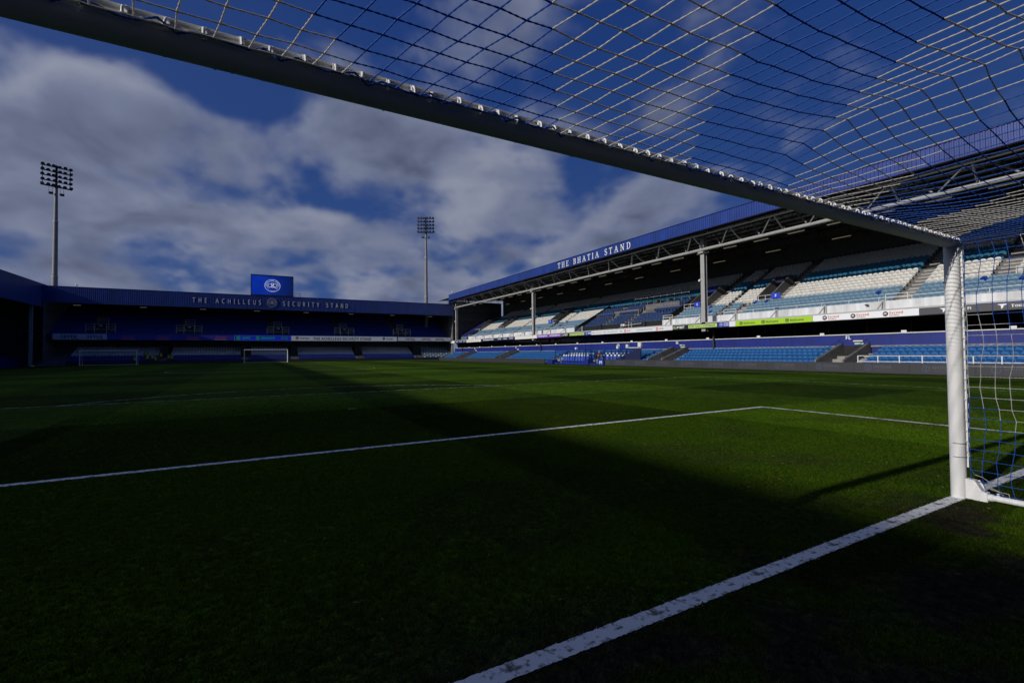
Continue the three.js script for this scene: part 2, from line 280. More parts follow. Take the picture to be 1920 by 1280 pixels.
// ------------------------------------------------------------------ the goal we look out of
const PX = 3.72, BAR_Y = 2.5, BAR_R = 0.06;
{
  const goal = thing('football_goal', 'white football goal frame at the near goal line with crossbar, post and ground bar', 'goal', [0, 0, 0]);
  const rod = (a, b, r) => tube(a, b, r, r, 28);
  part('crossbar', (() => { const g = rod(V(-PX - 0.06, 0, 0), V(PX + 0.06, 0, 0), BAR_R); g.scale(1, 0.9, 1); g.translate(0, BAR_Y - 0.006, 0); return g; })(), M.goalWhite, goal);
  // raised lips of the net track along the back of the bar
  part('net_track', [bx(-PX, PX, BAR_Y + 0.026, BAR_Y + 0.031, 0.045, 0.064), bx(-PX, PX, BAR_Y - 0.006, BAR_Y + 0.002, 0.056, 0.076)], M.goalWhite, goal);
  for (const s of [-1, 1]) {
    part('post', rod(V(s * PX, 0, 0), V(s * PX, BAR_Y - 0.03, 0), BAR_R), M.goalWhite, goal);
    part('post_net_track', [bx(s * PX + 0.03, s * PX + 0.038, 0.3, 2.42, 0.05, 0.07), bx(s * PX + 0.056, s * PX + 0.064, 0.3, 2.42, 0.03, 0.062)], M.goalWhite, goal);
    part('ground_bar', rod(V(s * (PX + 0.02), 0.05, 0.18), V(s * (PX + 0.02), 0.05, 2.2), 0.027), M.goalWhite, goal);
    // cast corner bracket between post and ground bar
    const br = new THREE.ExtrudeGeometry(new THREE.Shape([[0.055, 0.012], [0.2, 0.012], [0.2, 0.085], [0.165, 0.095], [0.115, 0.185], [0.055, 0.19]].map(([a, b]) => new THREE.Vector2(a, b))), { depth: 0.062, bevelEnabled: true, bevelSize: 0.008, bevelThickness: 0.008, bevelSegments: 2 });
    br.rotateY(-Math.PI / 2); br.translate(s * (PX + 0.02) + 0.03, 0, 0);
    const bk = part('corner_bracket', br, M.goalWhite, goal);
    part('bracket_sleeve', [rod(V(s * (PX + 0.02), 0.05, 0.19), V(s * (PX + 0.02), 0.05, 0.24), 0.034), bar(V(s * (PX + 0.02) + 0.045, 0.185, 0.125), V(s * (PX + 0.02) + 0.045, 0.1, 0.175), 0.018)], M.goalWhite, bk);
    for (const y of [0.4, 0.53]) { const t = new THREE.TorusGeometry(0.0615, 0.003, 6, 24, 2.2); t.rotateX(Math.PI / 2); t.rotateY(s > 0 ? -1.2 : -1.2); t.translate(s * PX, y, 0); part('cable_tie', t, M.darkSteel, goal); }
    part('post_sticker', (() => { const g = new THREE.CylinderGeometry(0.0607, 0.0607, 0.09, 10, 1, true, -0.25, 0.8); g.translate(s * PX, 0.465, 0); return g; })(), std(rgb(0.5, 0.52, 0.6), 0.4), goal);
  }
  part('rear_ground_bar', rod(V(-PX - 0.02, 0.05, 2.2), V(PX + 0.02, 0.05, 2.2), 0.027), M.goalWhite, goal);
  // net clips: a small hook every 10 cm
  const hookShape = (() => { const c = new THREE.CatmullRomCurve3([V(0, 0.026, 0.05), V(0, 0.024, 0.07), V(0, 0.01, 0.08), V(0, -0.006, 0.08)]); const a = new THREE.TubeGeometry(c, 9, 0.0048, 6); const b = new THREE.BoxGeometry(0.016, 0.045, 0.01); b.translate(0, 0.008, 0.062); return mergeGeometries([a.toNonIndexed(), b.toNonIndexed()]); })();
  const R = rng(9);
  for (let i = 0; i <= 73; i++) { const m = shadow(new THREE.Mesh(hookShape, M.clip)); m.name = 'net_clip'; m.position.set(-3.65 + i * 0.1, BAR_Y, 0); m.rotation.set((R() - 0.5) * 0.2, (R() - 0.5) * 0.5, (R() - 0.5) * 0.25); goal.add(m); }
  for (const s of [-1, 1]) for (let i = 0; i < 20; i++) { const m = shadow(new THREE.Mesh(hookShape, M.clip)); m.name = 'net_clip'; m.position.set(s * PX, 0.45 + i * 0.1, 0); m.rotation.set(0, s * 0.55, Math.PI / 2); m.scale.setScalar(0.85); goal.add(m); }
  // knobs along the ground bar that hold the net down
  const knob = new THREE.CylinderGeometry(0.009, 0.013, 0.03, 8);
  for (const s of [-1, 1]) for (let i = 0; i < 10; i++) { const m = shadow(new THREE.Mesh(knob, M.clip)); m.name = 'net_peg'; m.position.set(s * (PX + 0.02), 0.086, 0.27 + i * 0.19); goal.add(m); }
  { const r = rng(88), g = []; for (let i = 0; i < 110; i++) { const d = new THREE.SphereGeometry(0.0035 + r() * 0.0025, 6, 5); d.scale(1, 1.25, 1); d.translate(-3.2 + r() * 6.8, BAR_Y - 0.0605, (r() - 0.5) * 0.02); g.push(d); } const w = part('water_drops', g, new THREE.MeshPhysicalMaterial({ color: 0xffffff, roughness: 0.02, transmission: 1, thickness: 0.006, ior: 1.33 }), goal); w.userData = { kind: 'stuff' }; }
  console.log('goal done');

  // ---------------- the net: every cord is a part; the two dyes follow diagonal stripes nine meshes wide
  const net = thing('goal_net', 'blue and white diagonally striped net hung from the near goal frame', 'goal net', [0, 0, 0]);
  const cw = [0.63, 0.62, 0.6], cb = [0.03, 0.12, 0.5];
  const stripe = (n) => ((Math.floor(n / 9) % 2) + 2) % 2 === 0;
  const cordMat = new THREE.MeshPhysicalMaterial({ color: 0xffffff, roughness: 1, vertexColors: true, transmission: 0.4, thickness: 0, specularIntensity: 0.3 });   // polyester twine lets some light through
  // laid rope: each span is a row of small lobes, so that the strands catch the light
  function cord(points, cols, r = 0.003, name = 'cord', parent = net, sub = 8) {
    const N = 5, pos = [], col = [], idx = [], t = V(), u = V(), w = V(), ref = V(); let q = 0;
    for (let i = 0; i < points.length - 1; i++) {
      const A = points[i], B = points[i + 1], C = cols[Math.min(i, cols.length - 1)];
      t.subVectors(B, A).normalize(); ref.set(0, 1, 0); if (Math.abs(t.y) > 0.9) ref.set(1, 0, 0); u.crossVectors(t, ref).normalize(); w.crossVectors(t, u);
      for (let e = 0; e <= sub; e++) {
        const f = e / sub, rr = sub > 1 ? (e % 2 ? r * 1.12 : r * 0.66) * (e === 0 || e === sub ? 1.5 : 1) : r;
        for (let k = 0; k < N; k++) { const a = (k + e * 0.5) / N * 6.2832, c = Math.cos(a) * rr, sn = Math.sin(a) * rr; pos.push(lerp(A.x, B.x, f) + u.x * c + w.x * sn, lerp(A.y, B.y, f) + u.y * c + w.y * sn, lerp(A.z, B.z, f) + u.z * c + w.z * sn); col.push(...C); }
        if (e) for (let k = 0; k < N; k++) { const a = q - N + k, b = q - N + (k + 1) % N; idx.push(a, b, a + N, b, b + N, a + N); } q += N;
      }
    }
    const g = new THREE.BufferGeometry(); g.setAttribute('position', new THREE.Float32BufferAttribute(pos, 3)); g.setAttribute('color', new THREE.Float32BufferAttribute(col, 3)); g.setIndex(idx); g.computeVertexNormals();
    const m = shadow(new THREE.Mesh(g, cordMat)); m.name = name; parent.add(m); return m;
  }
  const NI = 74, NK = 22;                         // meshes across and back
  const jx = (i, k) => (hash2(i * 7 + 1, k * 13 + 5) - 0.5), jz = (i, k) => (hash2(i * 11 + 3, k * 5 + 9) - 0.5);
  const roof = (i, k) => {
    const x0 = -3.65 + i * 0.1, zz = k * 0.0985 + 0.09;
    const ramp = sstep(0, 7, k) * (1 - 0.55 * sstep(15, 22, k)), d = x0 - 0.27;
    // lifted to a crease just right of the middle, slack to both sides
    const crease = d < 0 ? 0.115 * Math.exp(d / 0.75) : 0.115 * Math.exp(-d / 0.2) * 0.42 + 0.0667 * Math.exp(-d / 0.75);
    const sag = -0.085 * sstep(0, 1.6, d) * sstep(3.4, 1.8, x0) - 0.02 * sstep(0, -1.2, d) ;
    const y = 2.485 + ramp * (crease + sag) + 0.006 * jx(i, k) - 0.012 * Math.sin(Math.min(1, k / 22) * Math.PI);
    const zs = zz + ramp * (d < 0 ? 0.03 * Math.exp(d / 0.5) : 0.03 * Math.exp(-d / 0.2));
    const skew = 0.26 * sstep(0.3, -2.0, x0) * sstep(-3.1, -2.3, x0);   // the roof is pulled askew left of the crease
    return V(x0 + skew * zs + 0.008 * jz(i, k) * Math.min(1, k), y, zs + 0.008 * jx(i + 50, k));
  };
  for (let i = 0; i < NI; i++) {
    const pts = [V(-3.65 + i * 0.1 - 0.05 * (hash2(i, 3) > 0.5 ? 1 : 0.4), BAR_Y - 0.012, 0.092)], cols = [stripe(i + 10) ? cw : cb]; for (let k = 0; k <= NK; k++) { pts.push(roof(i, k)); cols.push(stripe(i + k + 10) ? cw : cb); }
    cord(pts, cols);
  }
  for (let k = 0; k <= NK; k++) { const pts = [], cols = []; for (let i = 0; i < NI; i++) { pts.push(roof(i, k)); cols.push(stripe(i + k + 10) ? cw : cb); } const a = pts[0], b = pts[NI - 1]; pts.unshift(V(-PX, 2.48, a.z)); cols.unshift(cols[0]); pts.push(V(PX, 2.48, b.z)); cord(pts, cols); }
  for (const s of [-1, 1]) {                       // side panels
    const NJ = 24, side = (k, j) => { const z = 0.085 + k * 0.0985, y = 2.47 - j * 0.0995; const sway = 0.02 * Math.sin(j * 0.9 + k) + 0.012 * jx(k + 90, j); return V(s * (PX + 0.01 + 0.03 * Math.sin(Math.min(1, j / NJ) * Math.PI)) + sway * 0.5, Math.max(0.09, y), z + 0.014 * jz(k + 20, j) * (k ? 1 : 0.2) + 0.018 * Math.sin(j * 0.8) * Math.min(1, k)); };
    for (let k = 0; k <= NK; k++) { const pts = [], cols = []; for (let j = 0; j <= NJ; j++) { pts.push(side(k, j)); cols.push(stripe(j - k - 6) ? cw : cb); } cord(pts, cols, 0.003, 'cord', net, s > 0 ? 8 : 1); }
    for (let j = 0; j <= NJ; j++) { const pts = [], cols = []; for (let k = 0; k <= NK; k++) { pts.push(side(k, j)); cols.push(stripe(j - k - 6) ? cw : cb); } cord(pts, cols, j === 0 ? 0.004 : 0.003, 'cord', net, s > 0 ? 8 : 1); }
  }
  const rear = (i, j) => V(-3.65 + i * 0.1 + 0.01 * jx(i, j + 40), Math.max(0.1, 2.45 - j * 0.0985), 2.25 + 0.02 * jz(i, j + 60));
  for (let i = 0; i < NI; i++) { const pts = [roof(i, NK)], cols = []; for (let j = 0; j <= 24; j++) { pts.push(rear(i, j)); cols.push(stripe(i + j) ? cw : cb); } cord(pts, cols, 0.003, 'cord', net, 1); }
  for (let j = 0; j <= 24; j++) { const pts = [], cols = []; for (let i = 0; i < NI; i++) { pts.push(rear(i, j)); cols.push(stripe(i + j) ? cw : cb); } cord(pts, cols, 0.003, 'cord', net, 1); }
  // lacing cord along the bar and down the posts, loose ends at the right foot
  { const pts = [], cols = []; for (let i = 0; i <= 148; i++) { pts.push(V(-3.68 + i * 0.05, BAR_Y - 0.004 + 0.012 * Math.sin(i * 2.1) - (i % 2 ? 0.012 : 0), 0.084 + 0.006 * Math.cos(i * 1.7))); cols.push([0.02, 0.11, 0.42]); } cord(pts, cols, 0.0042, 'lacing_cord'); }
  for (const s of [-1, 1]) { const pts = [], cols = []; for (let i = 0; i <= 44; i++) { pts.push(V(s * (PX + 0.05 + 0.008 * Math.sin(i * 2)), 2.42 - i * 0.047, 0.072)); cols.push(i % 2 ? [0.02, 0.11, 0.42] : cw); } cord(pts, cols, 0.004, 'lacing_cord'); }
  cord([V(3.78, 0.28, 0.07), V(3.79, 0.23, 0.1), V(3.8, 0.215, 0.15), V(3.81, 0.18, 0.19), V(3.81, 0.13, 0.18), V(3.82, 0.11, 0.2), V(3.82, 0.1, 0.25), V(3.8, 0.08, 0.29)], [[0.1, 0.3, 0.42], cw], 0.0035, 'loose_cord_end');
  cord([V(3.83, 0.12, 0.2), V(3.86, 0.09, 0.26), V(3.86, 0.085, 0.31), V(3.85, 0.03, 0.32)], [cw], 0.0032, 'loose_cord_end');
}
console.log('net done');

// ------------------------------------------------------------------ seats
// moulded tip-up seat, 0.43 m pitch, facing +z, origin on the tread
const seatGeo = (() => {
  const w = 0.192, back = new THREE.Shape(); back.moveTo(-w, 0.4); back.lineTo(w, 0.4); back.lineTo(w, 0.6); back.quadraticCurveTo(w, 0.785, w * 0.3, 0.81); back.lineTo(-w * 0.3, 0.81); back.quadraticCurveTo(-w, 0.785, -w, 0.6);
  const b = new THREE.ExtrudeGeometry(back, { depth: 0.028, bevelEnabled: true, bevelSize: 0.008, bevelThickness: 0.008, bevelSegments: 1, curveSegments: 3 });
  let p = b.attributes.position; for (let i = 0; i < p.count; i++) { const x = p.getX(i), y = p.getY(i); p.setZ(i, p.getZ(i) + x * x * 1.3 - (y - 0.4) * 0.24 - 0.12); }
  b.computeVertexNormals();
  const pan = new THREE.Shape(); pan.moveTo(-w * 0.95, 0); pan.lineTo(w * 0.95, 0); pan.lineTo(w * 0.95, 0.22); pan.quadraticCurveTo(w * 0.95, 0.33, w * 0.5, 0.34); pan.lineTo(-w * 0.5, 0.34); pan.quadraticCurveTo(-w * 0.95, 0.33, -w * 0.95, 0.22);
  const q = new THREE.ExtrudeGeometry(pan, { depth: 0.03, bevelEnabled: true, bevelSize: 0.008, bevelThickness: 0.01, bevelSegments: 1, curveSegments: 3 });
  q.rotateX(0.55); q.translate(0, 0.4, -0.085);
  const leg = new THREE.BoxGeometry(0.05, 0.4, 0.1); leg.translate(0, 0.2, -0.12);
  return mergeGeometries([b, q, leg.toNonIndexed()].map(g => { g.deleteAttribute('uv'); return g.index ? g.toNonIndexed() : g; }));
})();
const seatTris = seatGeo.attributes.position.count / 3; console.log('seat tris', seatTris);
const _v = V();
function inFrame(x, y, z) { _v.set(x, y, z).project(camera); return _v.z < 1 && Math.abs(_v.x) < 1.02 && Math.abs(_v.y) < 1.05; }
// list: {x, y, z, turn, kind}; the nearest `single` in view become parts, the rest one instanced part
function plantSeats(list, parent, single, label) {
  const cp = camera.position, base = parent.position; list.forEach(s => { s.d = Math.hypot(s.x - cp.x, s.y - cp.y, s.z - cp.z); s.v = inFrame(s.x, s.y + 0.7, s.z); });
  const order = list.filter(s => s.v).sort((a, b) => a.d - b.d), own = new Set(order.slice(0, single)), R = rng(31);
  for (const s of own) { const m = shadow(new THREE.Mesh(seatGeo, seatMat[s.kind][Math.floor(R() * 3)])); m.name = 'seat'; m.position.set(s.x - base.x, s.y - base.y, s.z - base.z); m.rotation.y = s.turn + (R() - 0.5) * 0.05; parent.add(m); }
  const rest = list.filter(s => !own.has(s)); if (!rest.length) return;
  const im = new THREE.InstancedMesh(seatGeo, instSeatMat, rest.length), m4 = new THREE.Matrix4(), q = new THREE.Quaternion(), up = V(0, 1, 0), c = new THREE.Color();
  rest.forEach((s, i) => { m4.compose(V(s.x - base.x, s.y - base.y, s.z - base.z), q.setFromAxisAngle(up, s.turn + (R() - 0.5) * 0.05), V(1, 1, 1)); im.setMatrixAt(i, m4); im.setColorAt(i, c.copy(seatCol[s.kind]).multiplyScalar(0.92 + R() * 0.14)); });
  im.name = 'seat_rows'; im.userData = { kind: 'stuff', label }; shadow(im); parent.add(im);
}
// corrugated sheet: list of panels along one axis; profile ribs stand proud of the sheet
function ribbed(len, h, pitch = 0.25, depth = 0.035) {   // along +x from 0, up +y, facing +z
  const pts = [], n = Math.round(len / pitch); for (let i = 0; i < n; i++) { const a = i * len / n, p = len / n; pts.push([a, 0], [a + p * 0.42, 0], [a + p * 0.52, depth], [a + p * 0.9, depth]); } pts.push([len, 0]);
  const pos = [], idx = []; pts.forEach(([x, z], i) => { pos.push(x, 0, z, x, h, z); if (i) idx.push(2 * i - 2, 2 * i, 2 * i - 1, 2 * i, 2 * i + 1, 2 * i - 1); });
  const g = new THREE.BufferGeometry(); g.setAttribute('position', new THREE.Float32BufferAttribute(pos, 3)); g.setIndex(idx); const o = g.toNonIndexed(); o.computeVertexNormals(); o.setAttribute('uv', new THREE.Float32BufferAttribute(new Float32Array(o.attributes.position.count * 2), 2)); return o;
}
const faceX = (g, x, y, z) => { g.rotateY(-Math.PI / 2); g.translate(x, y, z); return g; };   // local +x -> +z, faces -x
const faceZ = (g, x, y, z) => { g.translate(x, y, z); return g; };                              // faces +z
const fontSerif = await new FontLoader().loadAsync('fonts/droid/droid_serif_regular.typeface.json');
const fontLight = await new FontLoader().loadAsync('fonts/droid/droid_sans_regular.typeface.json');
const fontSans = await new FontLoader().loadAsync('fonts/droid/droid_sans_bold.typeface.json');
function letters(str, font, size, spacing, place, mat, parent, depth = 0.05, sx = 1) {   // one mesh per letter
  let x = 0; const out = [];
  for (const ch of str) {
    if (ch === ' ') { x += size * 0.55 + spacing; continue; }
    const g = new TextGeometry(ch, { font, size, depth, curveSegments: 4, bevelEnabled: false }); g.scale(sx, 1, 1); g.computeBoundingBox(); const w = g.boundingBox.max.x - g.boundingBox.min.x; g.translate(x - g.boundingBox.min.x, 0, 0); x += w + spacing; out.push(g);
  }
  for (const g of out) part('letter', place(g, x - spacing), mat, parent, true);
  return x - spacing;
}
// printed panel: a board body with a printed face 4 mm proud
function canvas(w, h, draw) { const c = document.createElement('canvas'); c.width = w; c.height = h; const x = c.getContext('2d'); draw(x, w, h); const t = new THREE.CanvasTexture(c); t.colorSpace = THREE.SRGBColorSpace; t.anisotropy = 8; return t; }
function printFace(w, h, t, o = {}) { return new THREE.MeshStandardMaterial({ map: t, roughness: o.rough ?? 0.55, ...(o.mat || {}) }); }
function crest(c, cx, cy, r, col, bg) {   // round club badge: double ring, ring of words, interlaced initials
  c.strokeStyle = col; c.fillStyle = col; c.lineWidth = r * 0.07; c.beginPath(); c.arc(cx, cy, r * 0.96, 0, 7); c.stroke(); c.lineWidth = r * 0.045; c.beginPath(); c.arc(cx, cy, r * 0.7, 0.9, 2.24, true); c.stroke();
  c.textAlign = 'center'; c.textBaseline = 'middle'; c.font = `bold ${r * 0.2}px sans-serif`;
  const ring = (str, a0, a1, flip) => { [...str].forEach((ch, i) => { const a = lerp(a0, a1, i / (str.length - 1)); c.save(); c.translate(cx + Math.cos(a) * r * 0.83, cy + Math.sin(a) * r * 0.83); c.rotate(a + (flip ? -1 : 1) * Math.PI / 2); c.fillText(ch, 0, 0); c.restore(); }); };
  ring('QUEENS PARK RANGERS', Math.PI * 0.97, Math.PI * 2.03, false); ring('1882', Math.PI * 0.6, Math.PI * 0.4, true);
  c.lineWidth = r * 0.085; c.beginPath(); c.ellipse(cx - r * 0.3, cy - r * 0.02, r * 0.27, r * 0.25, 0, 0, 7); c.stroke();           // Q bowl left
  c.beginPath(); c.ellipse(cx + r * 0.3, cy - r * 0.06, r * 0.27, r * 0.24, 0, 0, 7); c.stroke();
  c.beginPath(); c.moveTo(cx - r * 0.12, cy - r * 0.4); c.lineTo(cx - r * 0.12, cy + r * 0.3); c.moveTo(cx - r * 0.14, cy - r * 0.38); c.quadraticCurveTo(cx + r * 0.24, cy - r * 0.44, cx + r * 0.16, cy - r * 0.12); c.quadraticCurveTo(cx + r * 0.05, cy + r * 0.04, cx - r * 0.12, cy); c.stroke();
  c.beginPath(); c.moveTo(cx + r * 0.08, cy - r * 0.28); c.lineTo(cx + r * 0.08, cy + r * 0.36); c.moveTo(cx + r * 0.1, cy + r * 0.12); c.quadraticCurveTo(cx + r * 0.32, cy + r * 0.42, cx + r * 0.62, cy + r * 0.4); c.stroke();
  c.beginPath(); c.moveTo(cx - r * 0.42, cy + r * 0.28); c.quadraticCurveTo(cx - r * 0.1, cy + r * 0.2, cx + r * 0.12, cy + r * 0.34); c.stroke();
}

// ------------------------------------------------------------------ the long sunlit stand on the right
const ZN = 12, ZE = -101.1, BAY = 34.75;
const bh = thing('grandstand', 'long two-tier stand with blue corrugated roof edge, grey columns and pale blue and white seats', 'grandstand', [46, 0, -46]);
{
  // ---- roof edge sheets
  for (let z = -99.5, i = 0; z < ZN - 0.1; z += 3.7, i++) part('fascia_panel', faceX(ribbed(Math.min(3.69, ZN - z), 1.21, 0.246, 0.04), 37.4, 13.8, z), i % 3 ? M.fascia : M.fasciaB, bh);
  part('fascia_trim', [bx(37.3, 37.56, 13.74, 13.8, -99.5, ZN), bx(37.3, 37.62, 15.01, 15.06, -99.5, ZN), bx(37.44, 37.5, 13.8, 15.01, -99.5, ZN)], M.royal, bh);
  part('fascia_end', bx(37.42, 39.4, 13.0, 14.95, -99.58, -99.5), M.fascia, bh);
  // ---- roof deck, purlins, back wall
  part('roof_deck', prism([[37.5, 14.45], [56, 15.35], [56, 15.5], [37.5, 14.6]], ZE - 6.2, ZN), M.deck, bh);
  for (let k = 0; k < 9; k++) { const x = 38.4 + k * 2; part('purlin', bx(x, x + 0.09, 14.25 + (x - 37.5) * 0.0486 - 0.02, 14.45 + (x - 37.5) * 0.0486, ZE, ZN), M.darkSteel, bh); }
  part('gutter', bx(37.56, 37.95, 13.84, 14.1, -99.4, ZN), M.darkSteel, bh);
  part('back_wall', bx(55.2, 55.5, 0, 15.35, ZE - 5, ZN), M.concrete, bh);
  part('end_wall', bx(40.4, 55.2, 4.4, 14.6, -107.3, -107), M.concrete, bh);
  // ---- columns
  for (const z of [ZE, ZE + BAY, ZE + 2 * BAY, ZE + 3 * BAY]) {
    const c = part('column', [bx(39.78, 39.82, 3.6, 14.4, z - 0.24, z + 0.24), bx(40.18, 40.22, 3.6, 14.4, z - 0.24, z + 0.24), bx(39.82, 40.18, 3.6, 14.4, z - 0.03, z + 0.03)], M.steel, bh);
    part('collar', [bx(39.5, 40.3, 11.95, 12.12, z - 0.32, z + 0.32), bx(39.5, 39.78, 12.1, 12.75, z - 0.1, z + 0.1)], M.steel, c);
    const dome = new THREE.SphereGeometry(0.13, 12, 8); dome.translate(39.66, 9.05, z - 0.3); part('dome_camera', [dome, bx(39.64, 39.8, 9.1, 9.22, z - 0.32, z - 0.2)], M.whitePaint, c);
    part('prop', bx(41.3, 41.46, -0.2, 4.2, z - 0.08, z + 0.08), M.darkSteel, bh);
  }
  // ---- front lattice girder
  const TX = 39.6, TY = 12.31, TZ = (z) => 1.88 + (z - 1.88) * 0.9905;
  part('bottom_chord', tube(V(TX, TY, TZ(ZE) - 0.4), V(TX, TY, ZN), 0.16, 0.16, 16), M.steel, bh);
  part('front_chord', tube(V(37.66, 13.3, ZE), V(37.66, 13.3, ZN), 0.07, 0.07, 8), M.darkSteel, bh);
  part('rear_chord', tube(V(41.5, 14.28, ZE), V(41.5, 14.28, ZN), 0.09, 0.09, 8), M.darkSteel, bh);
  const hp = BAY / 16;
  for (let k = 0; ; k++) {
    const z = TZ(ZE + k * hp), h = hp * 0.9905; if (z > ZN - 1) break;
    if (k % 2 === 0) { part('strut', tube(V(TX, TY + 0.08, z), V(37.66, 13.3, z + 0.3), 0.066), M.steel, bh); part('gusset', [bx(TX - 0.1, TX + 0.1, TY + 0.14, TY + 0.33, z - 0.02, z + 0.02), bx(TX - 0.14, TX - 0.06, TY + 0.14, TY + 0.3, z + 0.1, z + 0.14)], M.steel, bh); }
    else { part('brace', tube(V(TX, TY + 0.08, z + 0.07), V(37.66, 13.3, z + h), 0.06), M.steel, bh); part('brace', tube(V(TX, TY + 0.08, z - 0.07), V(41.5, 14.28, z - h), 0.066), M.steel, bh); }
  }
  // ---- rafters: light lattice frames under the deck
  for (let k = 0; ; k++) {
    const z = ZE + k * 2 * hp + 0.3; if (z > ZN) break; const g = [bar(V(38, 14.3, z), V(55.2, 15.2, z), 0.1), bar(V(38, 13.42, z), V(55.2, 13.9, z), 0.07)];
    for (let j = 0; j < 8; j++) { const x = 38.4 + j * 2.1; g.push(bar(V(x, 13.45 + (x - 38) * 0.028, z), V(x + 1.05, 14.34 + (x - 37) * 0.05, z), 0.05), bar(V(x + 1.05, 14.34 + (x - 37) * 0.05, z), V(x + 2.1, 13.5 + (x - 36) * 0.028, z), 0.05)); }
    part('rafter', g, M.darkSteel, bh);
  }
  // ---- strip lamps under the roof
  for (let z = -99; z < 4; z += 3.55) part('lamp_rod', bx(43.29, 43.33, 12.88, 13.6, z + 0.7, z + 0.74), M.darkSteel, part('strip_lamp', bx(43.24, 43.38, 12.8, 12.88, z, z + 1.55), M.tubeLamp, bh));
  for (let z = -97.5; z < 4; z += 7.3) part('lamp_rod', bx(51.41, 51.45, 13.28, 14.2, z + 0.8, z + 0.84), M.darkSteel, part('strip_lamp', bx(51.36, 51.5, 13.2, 13.28, z, z + 1.75), M.tubeLamp, bh));

  // ---- upper tier
  const RX = (r) => 42.8 + 0.59 * r, RY = (r) => 4.73 + 0.34 * r, NR = 19;
  const steps = (r0, r1, z0, z1) => { const pl = [[RX(r0) - 0.42, RY(r0) - 1.2]]; for (let r = r0; r <= r1; r++) pl.push([RX(r) - 0.42, RY(r)], [RX(r) + 0.17, RY(r)]); pl.push([RX(r1) + 0.17, RY(r1) - 0.6]); return prism(pl, z0, z1); };
  const vom = [[-29.1, -27.65], [-8.9, -6.6], [-38.2, -36.1], [-69.8, -67.4], [-90.2, -87.8], [-101.6, -99.9]];
  const cuts = [];
  let zc = -106.9; const vs = vom.slice().sort((a, b) => a[0] - b[0]);
  part('terrace', steps(0, 4, -106.9, ZN), M.concrete, bh);
  part('terrace', steps(11, NR - 1, -106.9, ZN), M.concrete, bh);
  for (const [a, b] of [...vs, [ZN, ZN]]) { if (a - zc > 0.05) part('terrace', steps(5, 10, zc, Math.min(a, ZN)), M.concrete, bh); zc = b; }
  // vomitories: sloping concrete cheeks, dark opening, rail and name plate
  const plate = (txt) => canvas(160, 96, (c, w, h) => { c.fillStyle = '#1a3cc0'; c.fillRect(0, 0, w, h); c.fillStyle = '#e8ecff'; c.font = 'bold 66px sans-serif'; c.textAlign = 'center'; c.textBaseline = 'middle'; c.fillText(txt, w / 2, h / 2); });
  vs.forEach(([a, b], i) => {
    const big = b > -40;
    part('passage_floor', bx(45.2, 49.6, 5.6, 5.75, a, b), M.concrete, bh);
    part('passage_end', bx(49.3, 49.5, 5.6, 9.0, a, b), M.navy, bh);
    for (const z of [a - 0.1, b - 0.04]) part('passage_cheek', prism([[45.5, 5.7], [49.5, 5.7], [49.5, 9.75], [49.0, 9.75], [45.5, 7.35]], z, z + 0.14), M.concrete, bh);
    part('passage_lintel', bx(48.9, 49.6, 8.7, 9.72, a + 0.04, b - 0.04), i % 2 ? M.royal : M.navy, bh);
    const g = []; for (const y of [6.95, 7.35]) g.push(tube(V(45.3, y, a - 0.6), V(45.3, y, b + 0.3), 0.025)); for (let q = 0; q <= 3; q++) { const z = lerp(a - 0.6, b + 0.3, q / 3); g.push(tube(V(45.3, 6.3, z), V(45.3, 7.35, z), 0.025)); }
    part('passage_rail', g, M.railWhite, bh);
  });
  for (const [z, w, txt] of [[-27.45, 1.0, 'F'], [-37.2, 0.9, 'E'], [-8.75, 1.6, 'G'], [-69.6, 1.2, 'C']]) { const pl = part('block_sign', bx(45.2, 45.24, 6.92, 7.48, z, z + w), M.royal, bh); const f = faceX(new THREE.PlaneGeometry(w, 0.56), 45.195, 7.2, z + w / 2); part('sign_face', f, printFace(1, 1, plate(txt)), pl, true); }
  // aisles: pairs of pale-edged steps climbing between the blocks
  const aisles = [[-15.43, 0.95, 0, 18], [-27.05, 1.1, 5, 18], [-30.15, 1.3, 0, 4], [-32.6, 0.5, 0, 18], [-35.45, 1.1, 5, 18], [-10.3, 1.1, 5, 18], [-64.75, 0.7, 0, 18], [-67.1, 0.9, 0, 4], [-79.05, 0.7, 0, 18], [-91.55, 0.7, 0, 18], [-39.0, 0.6, 0, 9]];
  const treadGeo = {};
  for (const [z, w, r0, r1] of aisles) for (let r = r0; r <= r1; r++) for (const h of [0, 1]) {
    const g = treadGeo[w] ??= (() => { const a = new THREE.BoxGeometry(0.3, 0.05, w - 0.06), b = new THREE.BoxGeometry(0.29, 0.12, w - 0.06); a.translate(0, 0.145, 0); b.translate(0.01, 0.06, 0); return mergeGeometries([a, b]); })();
    const m = shadow(new THREE.Mesh(g, M.nosing)); m.name = 'stair_step'; m.position.set(RX(r) - 0.27 + h * 0.3 - 46, RY(r) + h * 0.17 - 0.165 + 0.004, z + 46); bh.add(m);
  }
  // seats, block by block
  const list = [], R = rng(512);
  const odd = new Set(); for (let i = 0; i < 60; i++) odd.add(`${Math.floor(R() * 5)}_${Math.floor(R() * 270)}`);
  for (let r = 0; r < NR; r++) for (let i = 0; i < 272; i++) {
    const z = ZN - 0.4 - i * 0.43 - (r % 2) * 0.0; if (z < -106.4) break;
    if (aisles.some(([za, w, r0, r1]) => r >= r0 && r <= r1 && Math.abs(z - za) < w / 2 + 0.17)) continue;
    if (r >= 5 && r <= 10 && vom.some(([a, b]) => z > a - 0.3 && z < b + 0.28)) continue;
    if (z > -57.3 && z < -39.4 && r < 11) continue;
    if (z < -99.6 && r > 0) continue;
    const kind = r < 5 ? (odd.has(`${r}_${i}`) ? 'royal' : 'light') : r < 10 ? 'white' : r < 14 ? 'teal' : 'white';
